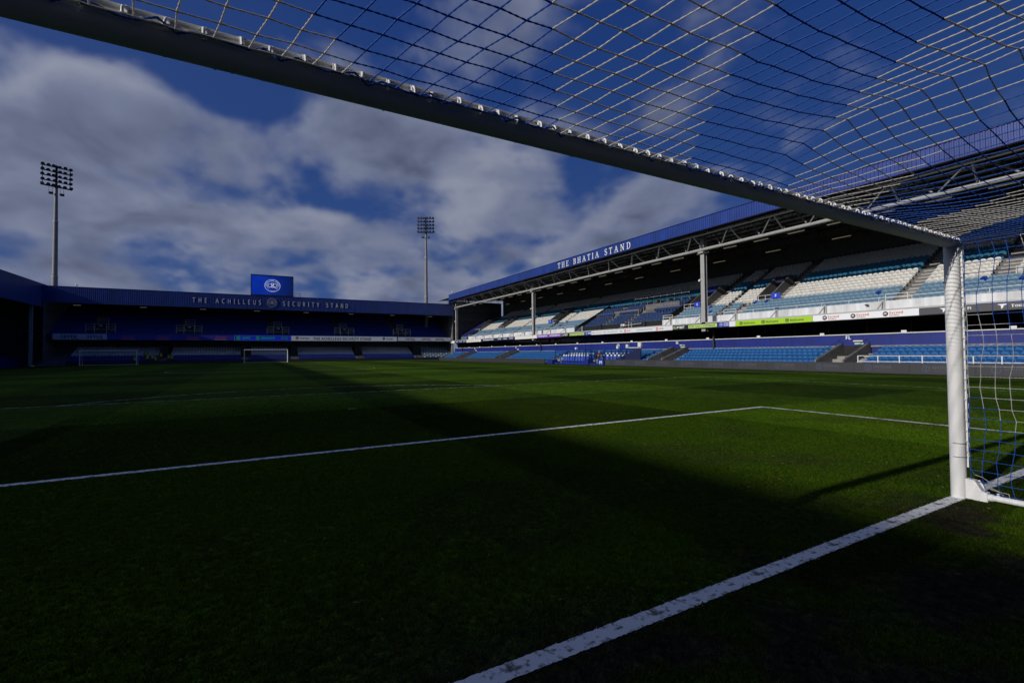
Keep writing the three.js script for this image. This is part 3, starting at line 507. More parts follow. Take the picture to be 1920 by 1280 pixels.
    list.push({ x: RX(r) + 0.05, y: RY(r), z, turn: -Math.PI / 2, kind });
  }
  plantSeats(list, bh, 300, 'further rows of pale blue and white seats in the upper tier');
  // ---- directors' box in the middle: dark upholstered seats behind black walls
  const dl = []; for (let r = 0; r < 9; r++) for (let i = 0; i < 32; i++) { const z = -39.9 - i * 0.53; if ((r > 4 && z > -46.6 && z < -44.2) || Math.abs(z + 46.9) < 0.5 || Math.abs(z + 51.6) < 0.5) continue; dl.push({ x: RX(r) + 0.05, y: RY(r) + (r > 4 ? 0.2 : 0), z, turn: -Math.PI / 2, kind: r === 0 ? 'teal' : 'navy' }); }
  plantSeats(dl, bh, 0, 'dark blue upholstered seats of the directors box');
  part('box_side_wall', prism([[42.3, 4.5], [48.2, 7.6], [48.2, 8.5], [42.3, 5.5]], -39.7, -39.55), M.black, bh);
  part('box_side_wall', prism([[42.3, 4.5], [53.5, 10.4], [53.5, 11.4], [42.3, 5.5]], -57.4, -57.25), M.black, bh);
  part('box_upper_wall', [bx(46.3, 46.45, 6.9, 8.1, -46.4, -40.4), bx(46.0, 46.15, 6.6, 7.6, -52.6, -47.4), bx(46.3, 46.45, 6.9, 7.5, -57.2, -53.2)], M.concrete, bh);
  part('box_stair', (() => { const g = []; for (let r = 0; r < 12; r++) g.push(bx(RX(r) - 0.3, RX(r) + 0.2, RY(r), RY(r) + 0.15, -47.3, -46.5), bx(RX(r) - 0.3, RX(r) + 0.2, RY(r), RY(r) + 0.15, -52.0, -51.2)); return g; })(), M.concretePale, bh);
  for (const z of [-46.55, -44.3]) part('box_stair_cheek', prism([[46.4, 6.6], [49.8, 8.7], [49.8, 9.5], [46.4, 7.4]], z, z + 0.12), M.concretePale, bh);
  { const g = []; for (const y of [9.4, 9.9, 10.4]) g.push(tube(V(48.3, y, -50.5), V(48.3, y, -40.5), 0.025)); for (let i = 0; i <= 8; i++) g.push(tube(V(48.3, 8.3, -50.5 + i * 1.25), V(48.3, 10.4, -50.5 + i * 1.25), 0.025)); part('box_rail', g, M.railGrey, bh); }
  // ---- white parapet panels with raking struts, and rail above
  const pz = [-98.6]; while (pz[pz.length - 1] < ZN - 3) pz.push(pz[pz.length - 1] + 4.34);
  for (let i = 0; i < pz.length - 1; i++) {
    const z0 = pz[i] + 0.01, z1 = pz[i + 1] - 0.01, dark = z0 > -57.3 && z1 < -38.9;
    if (z0 < -57 && z1 > -57) { part('parapet_panel', bx(41.9, 41.98, 4.62, 5.36, z0, -57.3), M.parapet, bh); part('parapet_panel', bx(42.0, 42.1, 4.3, 5.4, -57.28, z1), M.black, bh); }
    else if (z0 < -39.3 && z1 > -39.3) { part('parapet_panel', bx(42.0, 42.1, 4.3, 5.4, z0, -39.3), M.black, bh); part('parapet_panel', bx(41.9, 41.98, 4.62, 5.36, -39.28, z1), M.parapet, bh); }
    else part('parapet_panel', dark ? bx(42.0, 42.1, 4.3, 5.4, z0, z1) : bx(41.9, 41.98, 4.62, 5.36, z0, z1), dark ? M.black : M.parapet, bh);
    part('parapet_strut', [bx(41.78, 41.88, 4.5, 5.45, z1 - 0.14, z1 + 0.1), bar(V(41.8, 5.36, z1), V(40.7, 4.56, z1), 0.07)], dark ? M.darkSteel : M.steelPale, bh);
  }
  part('ledge', bx(39.78, 42.0, 4.42, 4.56, -103, ZN), M.steelPale, bh);
  part('upper_floor', prism([[40.3, 4.0], [42.4, 4.0], [55.2, 10.2], [55.2, 10.6], [42.4, 4.4], [40.3, 4.4]], -106.9, ZN), M.concrete, bh);
  for (let z = -99; z < ZN - 2; z += 2.17) { if (z > -57.4 && z < -39.6) continue; part('rail_post', tube(V(42.05, 5.3, z), V(42.05, 5.66, z), 0.022), M.railWhite, bh); }
  part('parapet_rail', [tube(V(42.05, 5.66, -99), V(42.05, 5.66, -57.4), 0.022), tube(V(42.05, 5.66, -39.2), V(42.05, 5.66, ZN), 0.022)], M.railWhite, bh);
  for (const z of [-15.4, -30.1, -38.6]) part('aisle_rail', [tube(V(42.1, 5.9, z - 0.7), V(42.1, 5.9, z + 0.75), 0.028), tube(V(42.1, 5.6, z - 0.7), V(42.1, 5.6, z + 0.75), 0.024), tube(V(42.1, 5.2, z - 0.7), V(42.1, 5.9, z - 0.7), 0.028), tube(V(42.1, 5.2, z + 0.75), V(42.1, 5.9, z + 0.75), 0.028)], M.railWhite, bh);
  for (const z of [-11.6, -17.2]) part('wall_camera', [bx(41.7, 41.9, 5.06, 5.12, z, z + 0.06), bx(41.62, 41.78, 5.1, 5.2, z - 0.16, z + 0.04)], M.darkSteel, bh);
  part('seat_cover', (() => { const pl = [[RX(1) - 0.3, RY(1) + 0.8]]; pl.push([RX(13), RY(13) + 0.8], [RX(13), RY(13) + 0.7], [RX(1) - 0.3, RY(1) + 0.2]); return prism(pl, -106.6, -100.4); })(), M.tarp, bh);
  { const g = []; for (let i = 0; i < 6; i++) { const x = 43.4 + i * 1.6; g.push(tube(V(x, RY((x - 42.8) / 0.59), -106.7), V(x, RY((x - 42.8) / 0.59) + 1.7, -106.7), 0.04)); } part('end_rail', [...g, tube(V(43.4, 6.8, -106.7), V(51.4, 11.4, -106.7), 0.03)], M.railGrey, bh); }

  // ---- lower tier
  const LX = (r) => 37.9 + 0.75 * r, LY = (r) => [-0.13, 0.17, 0.46, 0.72, 0.96][r];
  { const pl = [[37.3, -0.35]]; for (let r = 0; r < 5; r++) pl.push([LX(r) - 0.5, LY(r)], [LX(r) + 0.25, LY(r)]); pl.push([41.6, LY(4)], [41.6, -0.35]); part('lower_terrace', prism(pl, -106, ZN), M.concretePale, bh); }
  const ramps = [[-19.0, -17.0], [-37.2, -35.1], [-76, -74], [-95, -92.9]];
  for (const [a, b] of ramps) {
    part('gangway_wall', [prism([[37.2, -0.3], [41.4, -0.3], [41.4, 1.95], [41.1, 1.95], [37.2, 0.62]], a - 0.08, a + 0.08), prism([[37.2, -0.3], [41.4, -0.3], [41.4, 1.95], [41.1, 1.95], [37.2, 0.62]], b - 0.08, b + 0.08)], M.concrete, bh);
    part('gangway_coping', [bar(V(37.2, 0.65, a), V(41.15, 1.98, a), 0.1), bar(V(37.2, 0.65, b), V(41.15, 1.98, b), 0.1)], M.concretePale, bh);
    part('gangway_rail', [tube(V(37.5, 1.1, a), V(41.1, 2.35, a), 0.022), tube(V(37.5, 1.1, b), V(41.1, 2.35, b), 0.022), ...[0, 1, 2].flatMap(i => [a, b].map(z => tube(V(37.6 + i * 1.7, 0.8 + i * 0.57, z), V(37.6 + i * 1.7, 1.13 + i * 0.59, z), 0.02)))], M.darkSteel, bh);
    part('gangway_floor', bx(37.2, 41.6, -0.25, -0.1, a + 0.08, b - 0.08), M.concrete, bh);
    part('gangway_door', bx(41.38, 41.44, -0.1, 1.83, a + 0.1, b - 0.1), M.black, bh);
    const st = new THREE.BoxGeometry(0.36, 0.06, 0.8);
    for (let i = 0; i < 10; i++) for (const z of [b + 0.62]) { const m = shadow(new THREE.Mesh(st, M.nosing)); m.name = 'gangway_step'; m.position.set(37.5 + i * 0.375 - 46, LY(Math.min(4, Math.floor(i / 2))) + (i % 2) * 0.14 + 0.035, z + 46); bh.add(m); }
  }
  const low = [];
  for (let r = 0; r < 5; r++) for (let i = 0; i < 270; i++) { const z = ZN - 0.5 - i * 0.44; if (z < -105) break; if (ramps.some(([a, b]) => z > a - 0.4 && z < b + 1.1)) continue; if (z > -56.6 && z < -42.5 && r < 3) continue; if (Math.abs(z + 57.6) < 0.5) continue; low.push({ x: LX(r), y: LY(r), z, turn: -Math.PI / 2, kind: 'lower' }); }
  plantSeats(low, bh, 300, 'further rows of bright blue seats in the lower tier');
  { const g = [tube(V(37.3, 1.02, -16), V(37.3, 1.02, ZN), 0.028), tube(V(37.3, 0.6, -16), V(37.3, 0.6, ZN), 0.028)]; part('pitchside_rail', g, M.railWhite, bh); for (let z = -16; z < ZN; z += 1.28) part('pitchside_rail_post', bx(37.27, 37.33, 0.0, 1.02, z - 0.03, z + 0.03), M.railWhite, bh); }
  // back wall of the lower tier, coping and box windows above
  for (let z = -106, i = 0; z < ZN; z += 5.9, i++) part('blue_wall_panel', bx(41.6, 41.7, 0.9, 2.72, z + 0.006, Math.min(z + 5.894, ZN)), M.royal, bh);
  part('wall_coping', bx(41.5, 41.8, 2.72, 2.79, -106, ZN), M.whitePaint, bh);
  part('coping_base', bx(41.46, 41.6, 1.7, 1.83, -106, ZN), M.concretePale, bh);
  for (let z = -106, i = 0; z < ZN; z += 2.95, i++) part('box_window', bx(42.3, 42.34, 2.79, 4.0, z + 0.02, z + 2.93), M.boxGlass, bh);
  for (let z = -106; z < ZN; z += 2.95) part('window_mullion', bx(42.24, 42.3, 2.79, 4.0, z - 0.02, z + 0.02), M.darkSteel, bh);
  part('box_room', [bx(44.9, 45, 2.6, 4.4, -106, ZN), bx(41.7, 45, 2.55, 2.7, -106, ZN)], M.black, bh);
  for (let z = -97.5, i = 0; z < 4; z += 5.9, i++) part('box_number', bx(41.48, 41.54, 2.8, 2.96, z, z + 0.34), M.letter, bh);
  // gangway name plates on the blue wall
  for (const [z, t] of [[-18.8, 'FL'], [-36.9, 'EL'], [-75.6, 'CL'], [-94.5, 'BL']]) { letters(t, fontSans, 0.3, 0.04, (g) => faceX(g, 41.59, 2.36, z), M.letter, bh, 0.02); part('guide_sign', bx(41.56, 41.595, 2.16, 2.26, z + 0.55, z + 1.25), std(rgb(0.75, 0.66, 0.4), 0.5), bh); part('exit_sign', bx(41.56, 41.595, 1.92, 2.06, z + 0.65, z + 1.3), std(rgb(0.35, 0.6, 0.48), 0.5), bh); }
  letters('THE BHATIA STAND', fontSerif, 0.8, 0.42, (g, L) => faceX(g.clone().scale(15.2 / L, 1, 1), 37.33, 13.92, -55.0), M.letter, bh, 0.04);
}
console.log('main stand done');

// ------------------------------------------------------------------ advertising boards along the front of the upper tier
const adPx = 90;
function adBoard(label, z0, z1, draw, o = {}) {
  const L = z1 - z0, x = o.x ?? 39.55, y0 = o.y0 ?? 3.92, y1 = o.y1 ?? 4.42;
  const b = thing('advertising_board', label, 'advert board', [x + 0.05, y0, (z0 + z1) / 2], o.group);
  part('board_panel', bx(x + 0.005, x + 0.09, y0, y1, z0 + 0.01, z1 - 0.01), M.steel, b);
  const t = canvas(Math.min(2000, Math.round(L * adPx)), Math.round((y1 - y0) * adPx), draw);
  part('printed_face', faceX(new THREE.PlaneGeometry(L - 0.02, y1 - y0), x, (y0 + y1) / 2, (z0 + z1) / 2), printFace(L, 1, t), b, true);
  return b;
}
const fill = (c, w, h, col) => { c.fillStyle = col; c.fillRect(0, 0, w, h); };
const word = (c, s, x, y, px, col, o = {}) => { c.fillStyle = col; c.font = `${o.style ?? 'bold'} ${px}px ${o.font ?? 'sans-serif'}`; c.textAlign = o.align ?? 'left'; c.textBaseline = 'middle'; if (o.w) c.fillText(s, x, y, o.w); else c.fillText(s, x, y); };
const smudge = (c, x, y, w, px, col, seed) => { const r = rng(seed); c.fillStyle = col; let q = x; while (q < x + w) { const s = px * (0.25 + r() * 0.4); c.fillRect(q, y - px * 0.4 + r() * px * 0.1, s, px * (0.55 + r() * 0.25)); q += s + px * 0.16; } };   // print too small to read
function tokenDraw(c, w, h) { fill(c, w, h, '#4a4a50'); for (let x = 100; x < w; x += 260) { c.fillStyle = '#f2f2f2'; c.beginPath(); c.moveTo(x, h * 0.2); c.lineTo(x + 46, h * 0.2); c.lineTo(x + 34, h * 0.38); c.lineTo(x + 28, h * 0.38); c.lineTo(x + 26, h * 0.62); c.lineTo(x + 18, h * 0.85); c.lineTo(x + 16, h * 0.4); c.fill(); word(c, 'T', x + 58, h * 0.5, h * 0.52, '#f2f2f2'); word(c, 'OKEN', x + 58 + h * 0.32, h * 0.53, h * 0.4, '#f2f2f2'); word(c, 'Fi', x + 58 + h * 1.62, h * 0.47, h * 0.5, '#f2f2f2'); } }
adBoard('dark grey advert board with white triangular logo and lettering on the upper tier front', -13.06, 6, tokenDraw);
adBoard('white advert board with three round black logos and orange words', -20.35, -13.06, (c, w, h) => { fill(c, w, h, '#eceef0'); for (const f of [0.13, 0.42, 0.72]) { const x = w * f, r = h * 0.36; c.fillStyle = '#23242a'; c.beginPath(); c.arc(x, h * 0.5, r, 0, 7); c.fill(); c.fillStyle = '#eceef0'; c.beginPath(); c.arc(x, h * 0.52, r * 0.52, Math.PI, 0); c.fill(); c.fillStyle = '#c8482a'; c.fillRect(x - r * 0.3, h * 0.56, r * 1.0, h * 0.12); c.fillStyle = '#eceef0'; c.fillRect(x - r, h * 0.48, r * 0.7, h * 0.07); word(c, 'Exceed', x + r * 1.3, h * 0.38, h * 0.52, '#d2502c'); word(c, 'ELECTRICAL', x + r * 1.35, h * 0.8, h * 0.22, '#44464c', { w: h * 1.75 }); } });
adBoard('lime green advert board with three dark square logos', -27.64, -20.35, (c, w, h) => { fill(c, w, h, '#a6d022'); for (const f of [0.06, 0.37, 0.68]) { const x = w * f; c.fillStyle = '#123c28'; c.beginPath(); c.roundRect ? c.roundRect(x, h * 0.2, h * 0.6, h * 0.6, h * 0.15) : c.rect(x, h * 0.2, h * 0.6, h * 0.6); c.fill(); word(c, 'G', x + h * 0.3, h * 0.52, h * 0.5, '#a6d022', { align: 'center' }); word(c, 'MyGuava', x + h * 0.78, h * 0.5, h * 0.54, '#123c28'); } });
adBoard('short blank white board between blue and lime advert boards', -28.35, -27.64, (c, w, h) => fill(c, w, h, '#e4e6ea'));
adBoard('small blue advert board with round white emblem beside the lime board', -29.64, -28.35, (c, w, h) => { fill(c, w, h, '#263a94'); crest(c, w * 0.28, h * 0.5, h * 0.38, '#e6eaff'); smudge(c, w * 0.52, h * 0.32, w * 0.36, h * 0.3, '#dfe4ff', 3); smudge(c, w * 0.52, h * 0.7, w * 0.36, h * 0.3, '#dfe4ff', 4); });
const copybet = (c, w, h) => { fill(c, w, h, '#12161a'); word(c, 'C', h * 0.2, h * 0.54, h * 0.72, '#f2f4f4'); c.strokeStyle = '#b9df5a'; c.lineWidth = h * 0.1; c.beginPath(); c.arc(h * 0.95, h * 0.58, h * 0.2, 0, 7); c.stroke(); word(c, 'PYBET', h * 1.22, h * 0.54, h * 0.72, '#f2f4f4', { w: w * 0.36 - h * 1.1 }); c.fillStyle = '#c2e07a'; c.fillRect(w * 0.37, h * 0.16, w * 0.61, h * 0.7); word(c, 'MORE THAN A SPORTSBOOK', w * 0.385, h * 0.53, h * 0.5, '#15191c', { w: w * 0.58 }); };
adBoard('black advert board with lime strip directly in front of a grey column', -35.57, -29.64, copybet);
adBoard('long white advert board with red ring logos below the directors box', -50.2, -35.57, (c, w, h) => { fill(c, w, h, '#dcdee2'); smudge(c, w * 0.015, h * 0.5, w * 0.03, h * 0.4, '#70747c', 5); smudge(c, w * 0.06, h * 0.5, w * 0.1, h * 0.3, '#9a9ea6', 6); smudge(c, w * 0.18, h * 0.5, w * 0.03, h * 0.4, '#70747c', 7); smudge(c, w * 0.23, h * 0.5, w * 0.14, h * 0.3, '#8e929a', 8); smudge(c, w * 0.4, h * 0.5, w * 0.03, h * 0.4, '#70747c', 9); for (const f of [0.47, 0.84]) { c.strokeStyle = '#d8402e'; c.lineWidth = h * 0.2; c.beginPath(); c.arc(w * f, h * 0.5, h * 0.27, 0, 7); c.stroke(); smudge(c, w * f + h * 0.6, h * 0.5, w * 0.04, h * 0.34, '#b4423c', 10); } smudge(c, w * 0.61, h * 0.5, w * 0.18, h * 0.3, '#878b93', 11); });
adBoard('small blue board with white emblem at the end of the long white board', -51.68, -50.2, (c, w, h) => { fill(c, w, h, '#263a94'); crest(c, w * 0.28, h * 0.5, h * 0.38, '#e6eaff'); smudge(c, w * 0.52, h * 0.5, w * 0.36, h * 0.6, '#dfe4ff', 13); });
adBoard('black advert board with lime strip beside a purple board', -57.53, -51.68, copybet);
adBoard('purple advert board with white words repeated twice', -64.67, -57.53, (c, w, h) => { fill(c, w, h, '#6a3fa0'); for (const f of [0.04, 0.54]) smudge(c, w * f, h * 0.45, w * 0.4, h * 0.5, '#e6dcf4', 14); });
adBoard('white advert board with faint grey print beside the purple board', -72.16, -64.67, (c, w, h) => { fill(c, w, h, '#e6e4e0'); smudge(c, w * 0.1, h * 0.5, w * 0.8, h * 0.3, '#c4c0ba', 15); });
adBoard('navy advert board with white block lettering', -86.74, -72.16, (c, w, h) => { fill(c, w, h, '#1b2448'); smudge(c, w * 0.08, h * 0.5, w * 0.32, h * 0.55, '#f0f2f8', 16); for (const f of [0.53, 0.69, 0.85]) smudge(c, w * f, h * 0.5, w * 0.1, h * 0.5, '#d8dcec', 17); });
adBoard('white advert board with small red print at the far end of the long stand', -94.28, -86.74, (c, w, h) => { fill(c, w, h, '#e8e6e2'); smudge(c, w * 0.05, h * 0.5, w * 0.6, h * 0.3, '#8c8a90', 18); smudge(c, w * 0.7, h * 0.5, w * 0.15, h * 0.4, '#c8483a', 19); });
adBoard('short navy advert board with white marks next to the corner column', -101.4, -94.28, (c, w, h) => { fill(c, w, h, '#222b52'); for (const f of [0.1, 0.42, 0.72]) smudge(c, w * f, h * 0.5, w * 0.18, h * 0.5, '#d8dcec', 20); });
adBoard('square white board at the corner end of the upper tier', -103.3, -101.4, (c, w, h) => fill(c, w, h, '#e8e8e6'));

// ------------------------------------------------------------------ dark display boards round the pitch
{
  const T = canvas(560, 128, (c, w, h) => { fill(c, w, h, '#34353a'); c.strokeStyle = '#3e4458'; c.lineWidth = 12; c.beginPath(); c.arc(150, 62, 34, 0, 7); c.stroke(); c.fillStyle = '#3e4458'; c.fillRect(144, 40, 14, 46); word(c, 'Utilink', 205, 48, 58, '#4a4c56'); word(c, 'COMMUNICATIONS', 207, 90, 24, '#42444e', { w: 190 }); });
  const face = new THREE.MeshStandardMaterial({ map: T, roughness: 0.6 }), body = std(rgb(0.03, 0.03, 0.032), 0.6), blank = std(rgb(0.03, 0.03, 0.033), 0.6);
  const boardLabel = (z0, z1, printed) => !printed ? (z1 > -60 ? 'plain dark pitchside board ending just beyond the team shelters' : 'plain dark pitchside board between the team shelters and the far corner')
    : z0 > -16.2 ? 'dark display board with faint lettering in front of the white pitchside rail' : z0 > -20.4 ? 'dark display board at the foot of the gangway beside the white pitchside rail' : z0 > -34 ? 'dark display board with faint lettering between the two stair gangways' : z0 > -38.6 ? 'dark display board at the foot of the gangway nearer the team shelters' : 'dark display board between the team shelters and the nearest gangway';
  const board = (x, z0, z1, printed) => {
    const b = thing('perimeter_board', boardLabel(z0, z1, printed), 'display board', [x, groundY(x), (z0 + z1) / 2], printed ? 'display boards along the right touchline' : 'plain boards towards the far corner');
    const y = groundY(x); part('cabinet', bx(x + 0.005, x + 0.16, y + 0.02, y + 0.76, z0 + 0.006, z1 - 0.006), body, b);
    part('screen_face', faceX(new THREE.PlaneGeometry(z1 - z0 - 0.02, 0.72), x, y + 0.4, (z0 + z1) / 2), printed ? face : blank, b, true);
    part('foot', [bx(x + 0.1, x + 0.5, y, y + 0.03, z0 + 0.3, z0 + 0.36), bx(x + 0.1, x + 0.5, y, y + 0.03, z1 - 0.36, z1 - 0.3)], M.darkSteel, b);
  };
  for (let z = 4; z > -43.5; z -= 3.32) board(36.5, Math.max(z - 3.32, -43.8), z, true);
  for (let z = -57.6; z > -101; z -= 3.32) board(36.5, z - 3.32, z, false);
  for (let x = -30, i = 0; x < 35; x += 3.6, i++) {
    const lab = x < -19 ? 'dark low board behind the training goal' : x < -5.5 ? 'dark low board between the training goal and the far goal' : x < 4 ? 'dark low board directly behind the far goal' : x < 18 ? 'dark low board in front of the lower seats beside the far goal' : 'dark low board between the far goal and the right corner';
    const b = thing('perimeter_board', lab, 'display board', [x + 1.8, 0, -103.6], 'boards behind the far goal line');
    part('cabinet', bx(x + 0.01, x + 3.59, 0.02, 0.6, -103.7, -103.61), body, b); part('screen_face', faceZ(new THREE.PlaneGeometry(3.54, 0.54), x + 1.8, 0.31, -103.6), blank, b, true);
  }
}
console.log('boards done');

// ------------------------------------------------------------------ far stand (behind the far goal)
const fs = thing('far_grandstand', 'shaded two-tier stand behind the far goal with navy roof edge and round emblem', 'grandstand', [3, 0, -112]);
{
  const X0 = -34, X1 = 40.8;
  for (let x = X0, i = 0; x < X1 - 0.1; x += 3.74, i++) part('fascia_panel', faceZ(ribbed(3.73, 2.75, 0.267, 0.04), x, 10.75, -105), M.fascia, fs);
  part('fascia_trim', [bx(X0, X1, 13.5, 13.56, -105.3, -104.92), bx(X0, X1, 10.7, 10.75, -105.3, -104.94), bx(X0, X1, 10.75, 13.5, -105.12, -105.06)], M.fascia, fs);
  part('roof_deck', prism([[-105.1, 13.3], [-124, 12.2], [-124, 12.4], [-105.1, 13.5]], X0, X1, 'x'), M.deck, fs);
  part('back_wall', bx(X0, X1, 0, 12.4, -124.3, -124), M.concrete, fs);
  part('side_wall', bx(-33.3, -33.1, 0, 13.2, -124, -105.2), M.concrete, fs); part('side_wall', bx(X1 - 0.1, X1 + 0.1, 0, 12.3, -124, -105.4), M.concrete, fs);
  for (let x = X0 + 4; x < X1; x += 9.3) part('soffit_lamp', bx(x, x + 1.0, 10.5, 10.58, -107.3, -107.15), M.tubeLamp, fs);
  // lower tier
  const LZ = (r) => -104.9 - 0.75 * r, LY = (r) => 0.15 + 0.32 * r, gaps = [[-17.6, -16.3], [-4.4, -3.1], [4.7, 6.0], [17.8, 19.2], [31.2, 33.1]];
  { const pl = [[-104.3, -0.1]]; for (let r = 0; r < 8; r++) pl.push([LZ(r) + 0.42, LY(r)], [LZ(r) - 0.33, LY(r)]); pl.push([-111.5, LY(7)], [-111.5, -0.1]); part('lower_terrace', prism(pl, X0, 42, 'x'), M.concrete, fs); }
  for (const [a, b] of gaps) { part('gangway', bx(a, b, 0.2, 3.4, -110.8, -106.9), M.black, fs); part('gangway_stair', (() => { const g = []; for (let i = 0; i < 7; i++) g.push(bx(a + 0.1, b - 0.1, LY(i) - 0.1, LY(i) + 0.2, LZ(i) - 0.3, LZ(i) + 0.42)); return g.slice(0, 3); })(), M.concretePale, fs); }
  const low = []; for (let r = 0; r < 8; r++) for (let i = 0; i < 160; i++) { const x = -30 + i * 0.46; if (x > 41) break; if (gaps.some(([a, b]) => x > a - 0.25 && x < b + 0.25)) continue; const right = x > 33; low.push({ x, y: LY(r), z: LZ(r), turn: 0, kind: right ? ((i + r) % 3 ? 'light' : 'farWhite') : r < 3 ? 'royal' : 'farWhite' }); }
  plantSeats(low, fs, 0, 'rows of blue and white seats in the lower tier of the far stand');
  part('lower_back_wall', bx(X0, X1, 2.2, 4.4, -111.7, -111.5), M.concrete, fs);
  for (let x = X0 + 3; x < X1; x += 6.5) part('support_post', bx(x - 0.12, x + 0.12, 0, 4.4, -110.4, -110.16), M.concrete, fs);
  // upper tier
  const UZ = (r) => -106.9 - 0.74 * r, UY = (r) => 4.95 + 0.4 * r, voms = [-26.3, -13.1, 2.3, 15.6, 28.6];
  { const pl = [[-106.2, 4.35]]; for (let r = 0; r < 14; r++) pl.push([UZ(r) + 0.42, UY(r)], [UZ(r) - 0.32, UY(r)]); pl.push([UZ(13) - 0.32, UY(13) - 0.6]); part('upper_terrace', prism(pl, X0, X1, 'x'), M.concrete, fs); }
  const up = []; for (let r = 0; r < 14; r++) for (let i = 0; i < 162; i++) { const x = X0 + 0.6 + i * 0.46; if (x > X1 - 0.6) break; if (voms.some(v => (r < 5 && r > 0 && Math.abs(x - v) < 2.0) || (r >= 5 && Math.abs(x - v + 1.2) < 0.6))) continue; up.push({ x, y: UY(r), z: UZ(r), turn: 0, kind: 'royal' }); }
  plantSeats(up, fs, 0, 'rows of dark blue seats in the upper tier of the far stand');
  voms.forEach((x, i) => {
    part('vomitory', [bx(x - 1.9, x + 1.9, 5.2, 6.0, -110.2, -107.6), bx(x - 0.8, x + 0.8, 6.0, 7.9, -111, -109.4)], M.black, fs);
    const g = []; for (const y of [6.35, 6.8, 7.3]) g.push(tube(V(x - 2.05, y, -107.4), V(x + 2.05, y, -107.4), 0.03, 0.03, 6)); for (const q of [-2.05, -0.85, 0.85, 2.05]) g.push(tube(V(x + q, 5.6, -107.4), V(x + q, 7.3, -107.4), 0.035, 0.035, 6));
    for (const y of [7.7, 8.1, 8.5]) g.push(tube(V(x - 0.75, y, -109.2), V(x + 0.75, y, -109.2), 0.03, 0.03, 6)); for (const q of [-0.75, 0.75]) g.push(tube(V(x + q, 6.4, -109.2), V(x + q, 8.5, -109.2), 0.03, 0.03, 6));
    const rl = part('vomitory_rail', g, M.railWhite, fs);
    const t = canvas(128, 64, (c, w, h) => { fill(c, w, h, '#0b0c10'); word(c, ['Y6', 'Y5', 'Y4', 'Y3', 'Y2'][i], w / 2, h / 2, 50, '#cfd2d6', { align: 'center' }); });
    part('block_sign', faceZ(new THREE.PlaneGeometry(1.3, 0.62), x, 6.98, -107.33), printFace(1, 1, t), rl, true);
  });
  letters('THE ACHILLEUS', fontLight, 0.92, 0.85, (g, L) => { const q = g.clone().scale(11.45 / L, 1, 1); return faceZ(q, -12.38, 11.63, -104.95); }, M.letter, fs, 0.04);
  letters('SECURITY STAND', fontLight, 0.92, 0.85, (g, L) => { const q = g.clone().scale(12.8 / L, 1, 1); return faceZ(q, 3.12, 11.63, -104.95); }, M.letter, fs, 0.04);
  const ct = canvas(256, 256, (c, w, h) => { fill(c, w, h, '#222a66'); crest(c, 128, 128, 122, '#a4a6b2'); });
  const cg = new THREE.CylinderGeometry(1.0, 1.0, 0.06, 40); cg.rotateX(Math.PI / 2); const em = part('emblem_disc', faceZ(cg, 1.07, 12.15, -104.93), M.royal, fs);
  part('emblem_face', faceZ(new THREE.CircleGeometry(0.98, 40), 1.07, 12.15, -104.895), printFace(1, 1, ct), em, true);
}
function farAd(label, x0, x1, draw, o = {}) {
  const y0 = o.y0 ?? 4.42, y1 = o.y1 ?? 5.45, z = o.z ?? -105.95, b = thing('advertising_board', label, 'advert board', [(x0 + x1) / 2, y0, z]);
  part('board_panel', bx(x0 + 0.01, x1 - 0.01, y0, y1, z - 0.1, z - 0.005), M.steel, b);
  const t = canvas(Math.min(1600, Math.round((x1 - x0) * 56)), 56, draw);
  part('printed_face', faceZ(new THREE.PlaneGeometry(x1 - x0 - 0.02, y1 - y0), (x0 + x1) / 2, (y0 + y1) / 2, z), printFace(1, 1, t, o), b, true);
}
farAd('dark advert board at the left corner of the far stand', -36, -32.3, (c, w, h) => { fill(c, w, h, '#14161e'); smudge(c, w * 0.1, h * 0.5, w * 0.7, h * 0.4, '#3a3c48', 30); });
const sky2 = (dark, red, bg) => (c, w, h) => { fill(c, w, h, bg); for (const f of red ? [0.14, 0.44, 0.7] : [0.14, 0.62]) { const x = w * f; c.save(); c.translate(x, h * 0.5); c.transform(1, 0, -0.2, 1, 0, 0); word(c, 'SKYEX', 0, 0, h * 0.74, dark); c.restore(); c.fillStyle = red ? '#8a3038' : '#5a2020'; c.fillRect(x + h * 1.5, h * 0.82, h * 0.9, h * 0.07); } };
farAd('pale blue advert board with dark slanted lettering above the training goal', -32.3, -25.1, sky2('#16181f', 0, '#b4c2d8'));
farAd('blue advert board with four red script logos', -25.1, -5.56, (c, w, h) => { fill(c, w, h, '#26309a'); for (const f of [0.1, 0.36, 0.6, 0.83]) { const x = w * f; c.save(); c.translate(x, h * 0.5); c.rotate(-0.06); word(c, 'Zeus', 0, 0, h * 0.8, '#d2402c', { style: 'italic bold', font: 'serif' }); c.restore(); smudge(c, x + 4, h * 0.88, h * 2.0, h * 0.12, '#a8b0e0', 40); } });
farAd('lit blue and green display board on the far upper tier front', -5.56, 4.73, (c, w, h) => { fill(c, w, h, '#0a2fd8'); c.fillStyle = '#12a064'; c.beginPath(); c.arc(w * 0.07, h * 0.5, h * 0.36, 0, 7); c.fill(); smudge(c, w * 0.14, h * 0.5, w * 0.12, h * 0.5, '#18b070', 41); c.fillStyle = '#12a064'; c.beginPath(); c.arc(w * 0.4, h * 0.5, h * 0.36, 0, 7); c.fill(); smudge(c, w * 0.46, h * 0.5, w * 0.24, h * 0.5, '#18b070', 42); smudge(c, w * 0.82, h * 0.5, w * 0.12, h * 0.6, '#1c8a5c', 43); c.strokeStyle = '#5a78e8'; c.lineWidth = 4; c.strokeRect(2, 2, w - 4, h - 4); }, { mat: { emissive: rgb(1, 1, 1), emissiveIntensity: 0.12, roughness: 0.5 } });
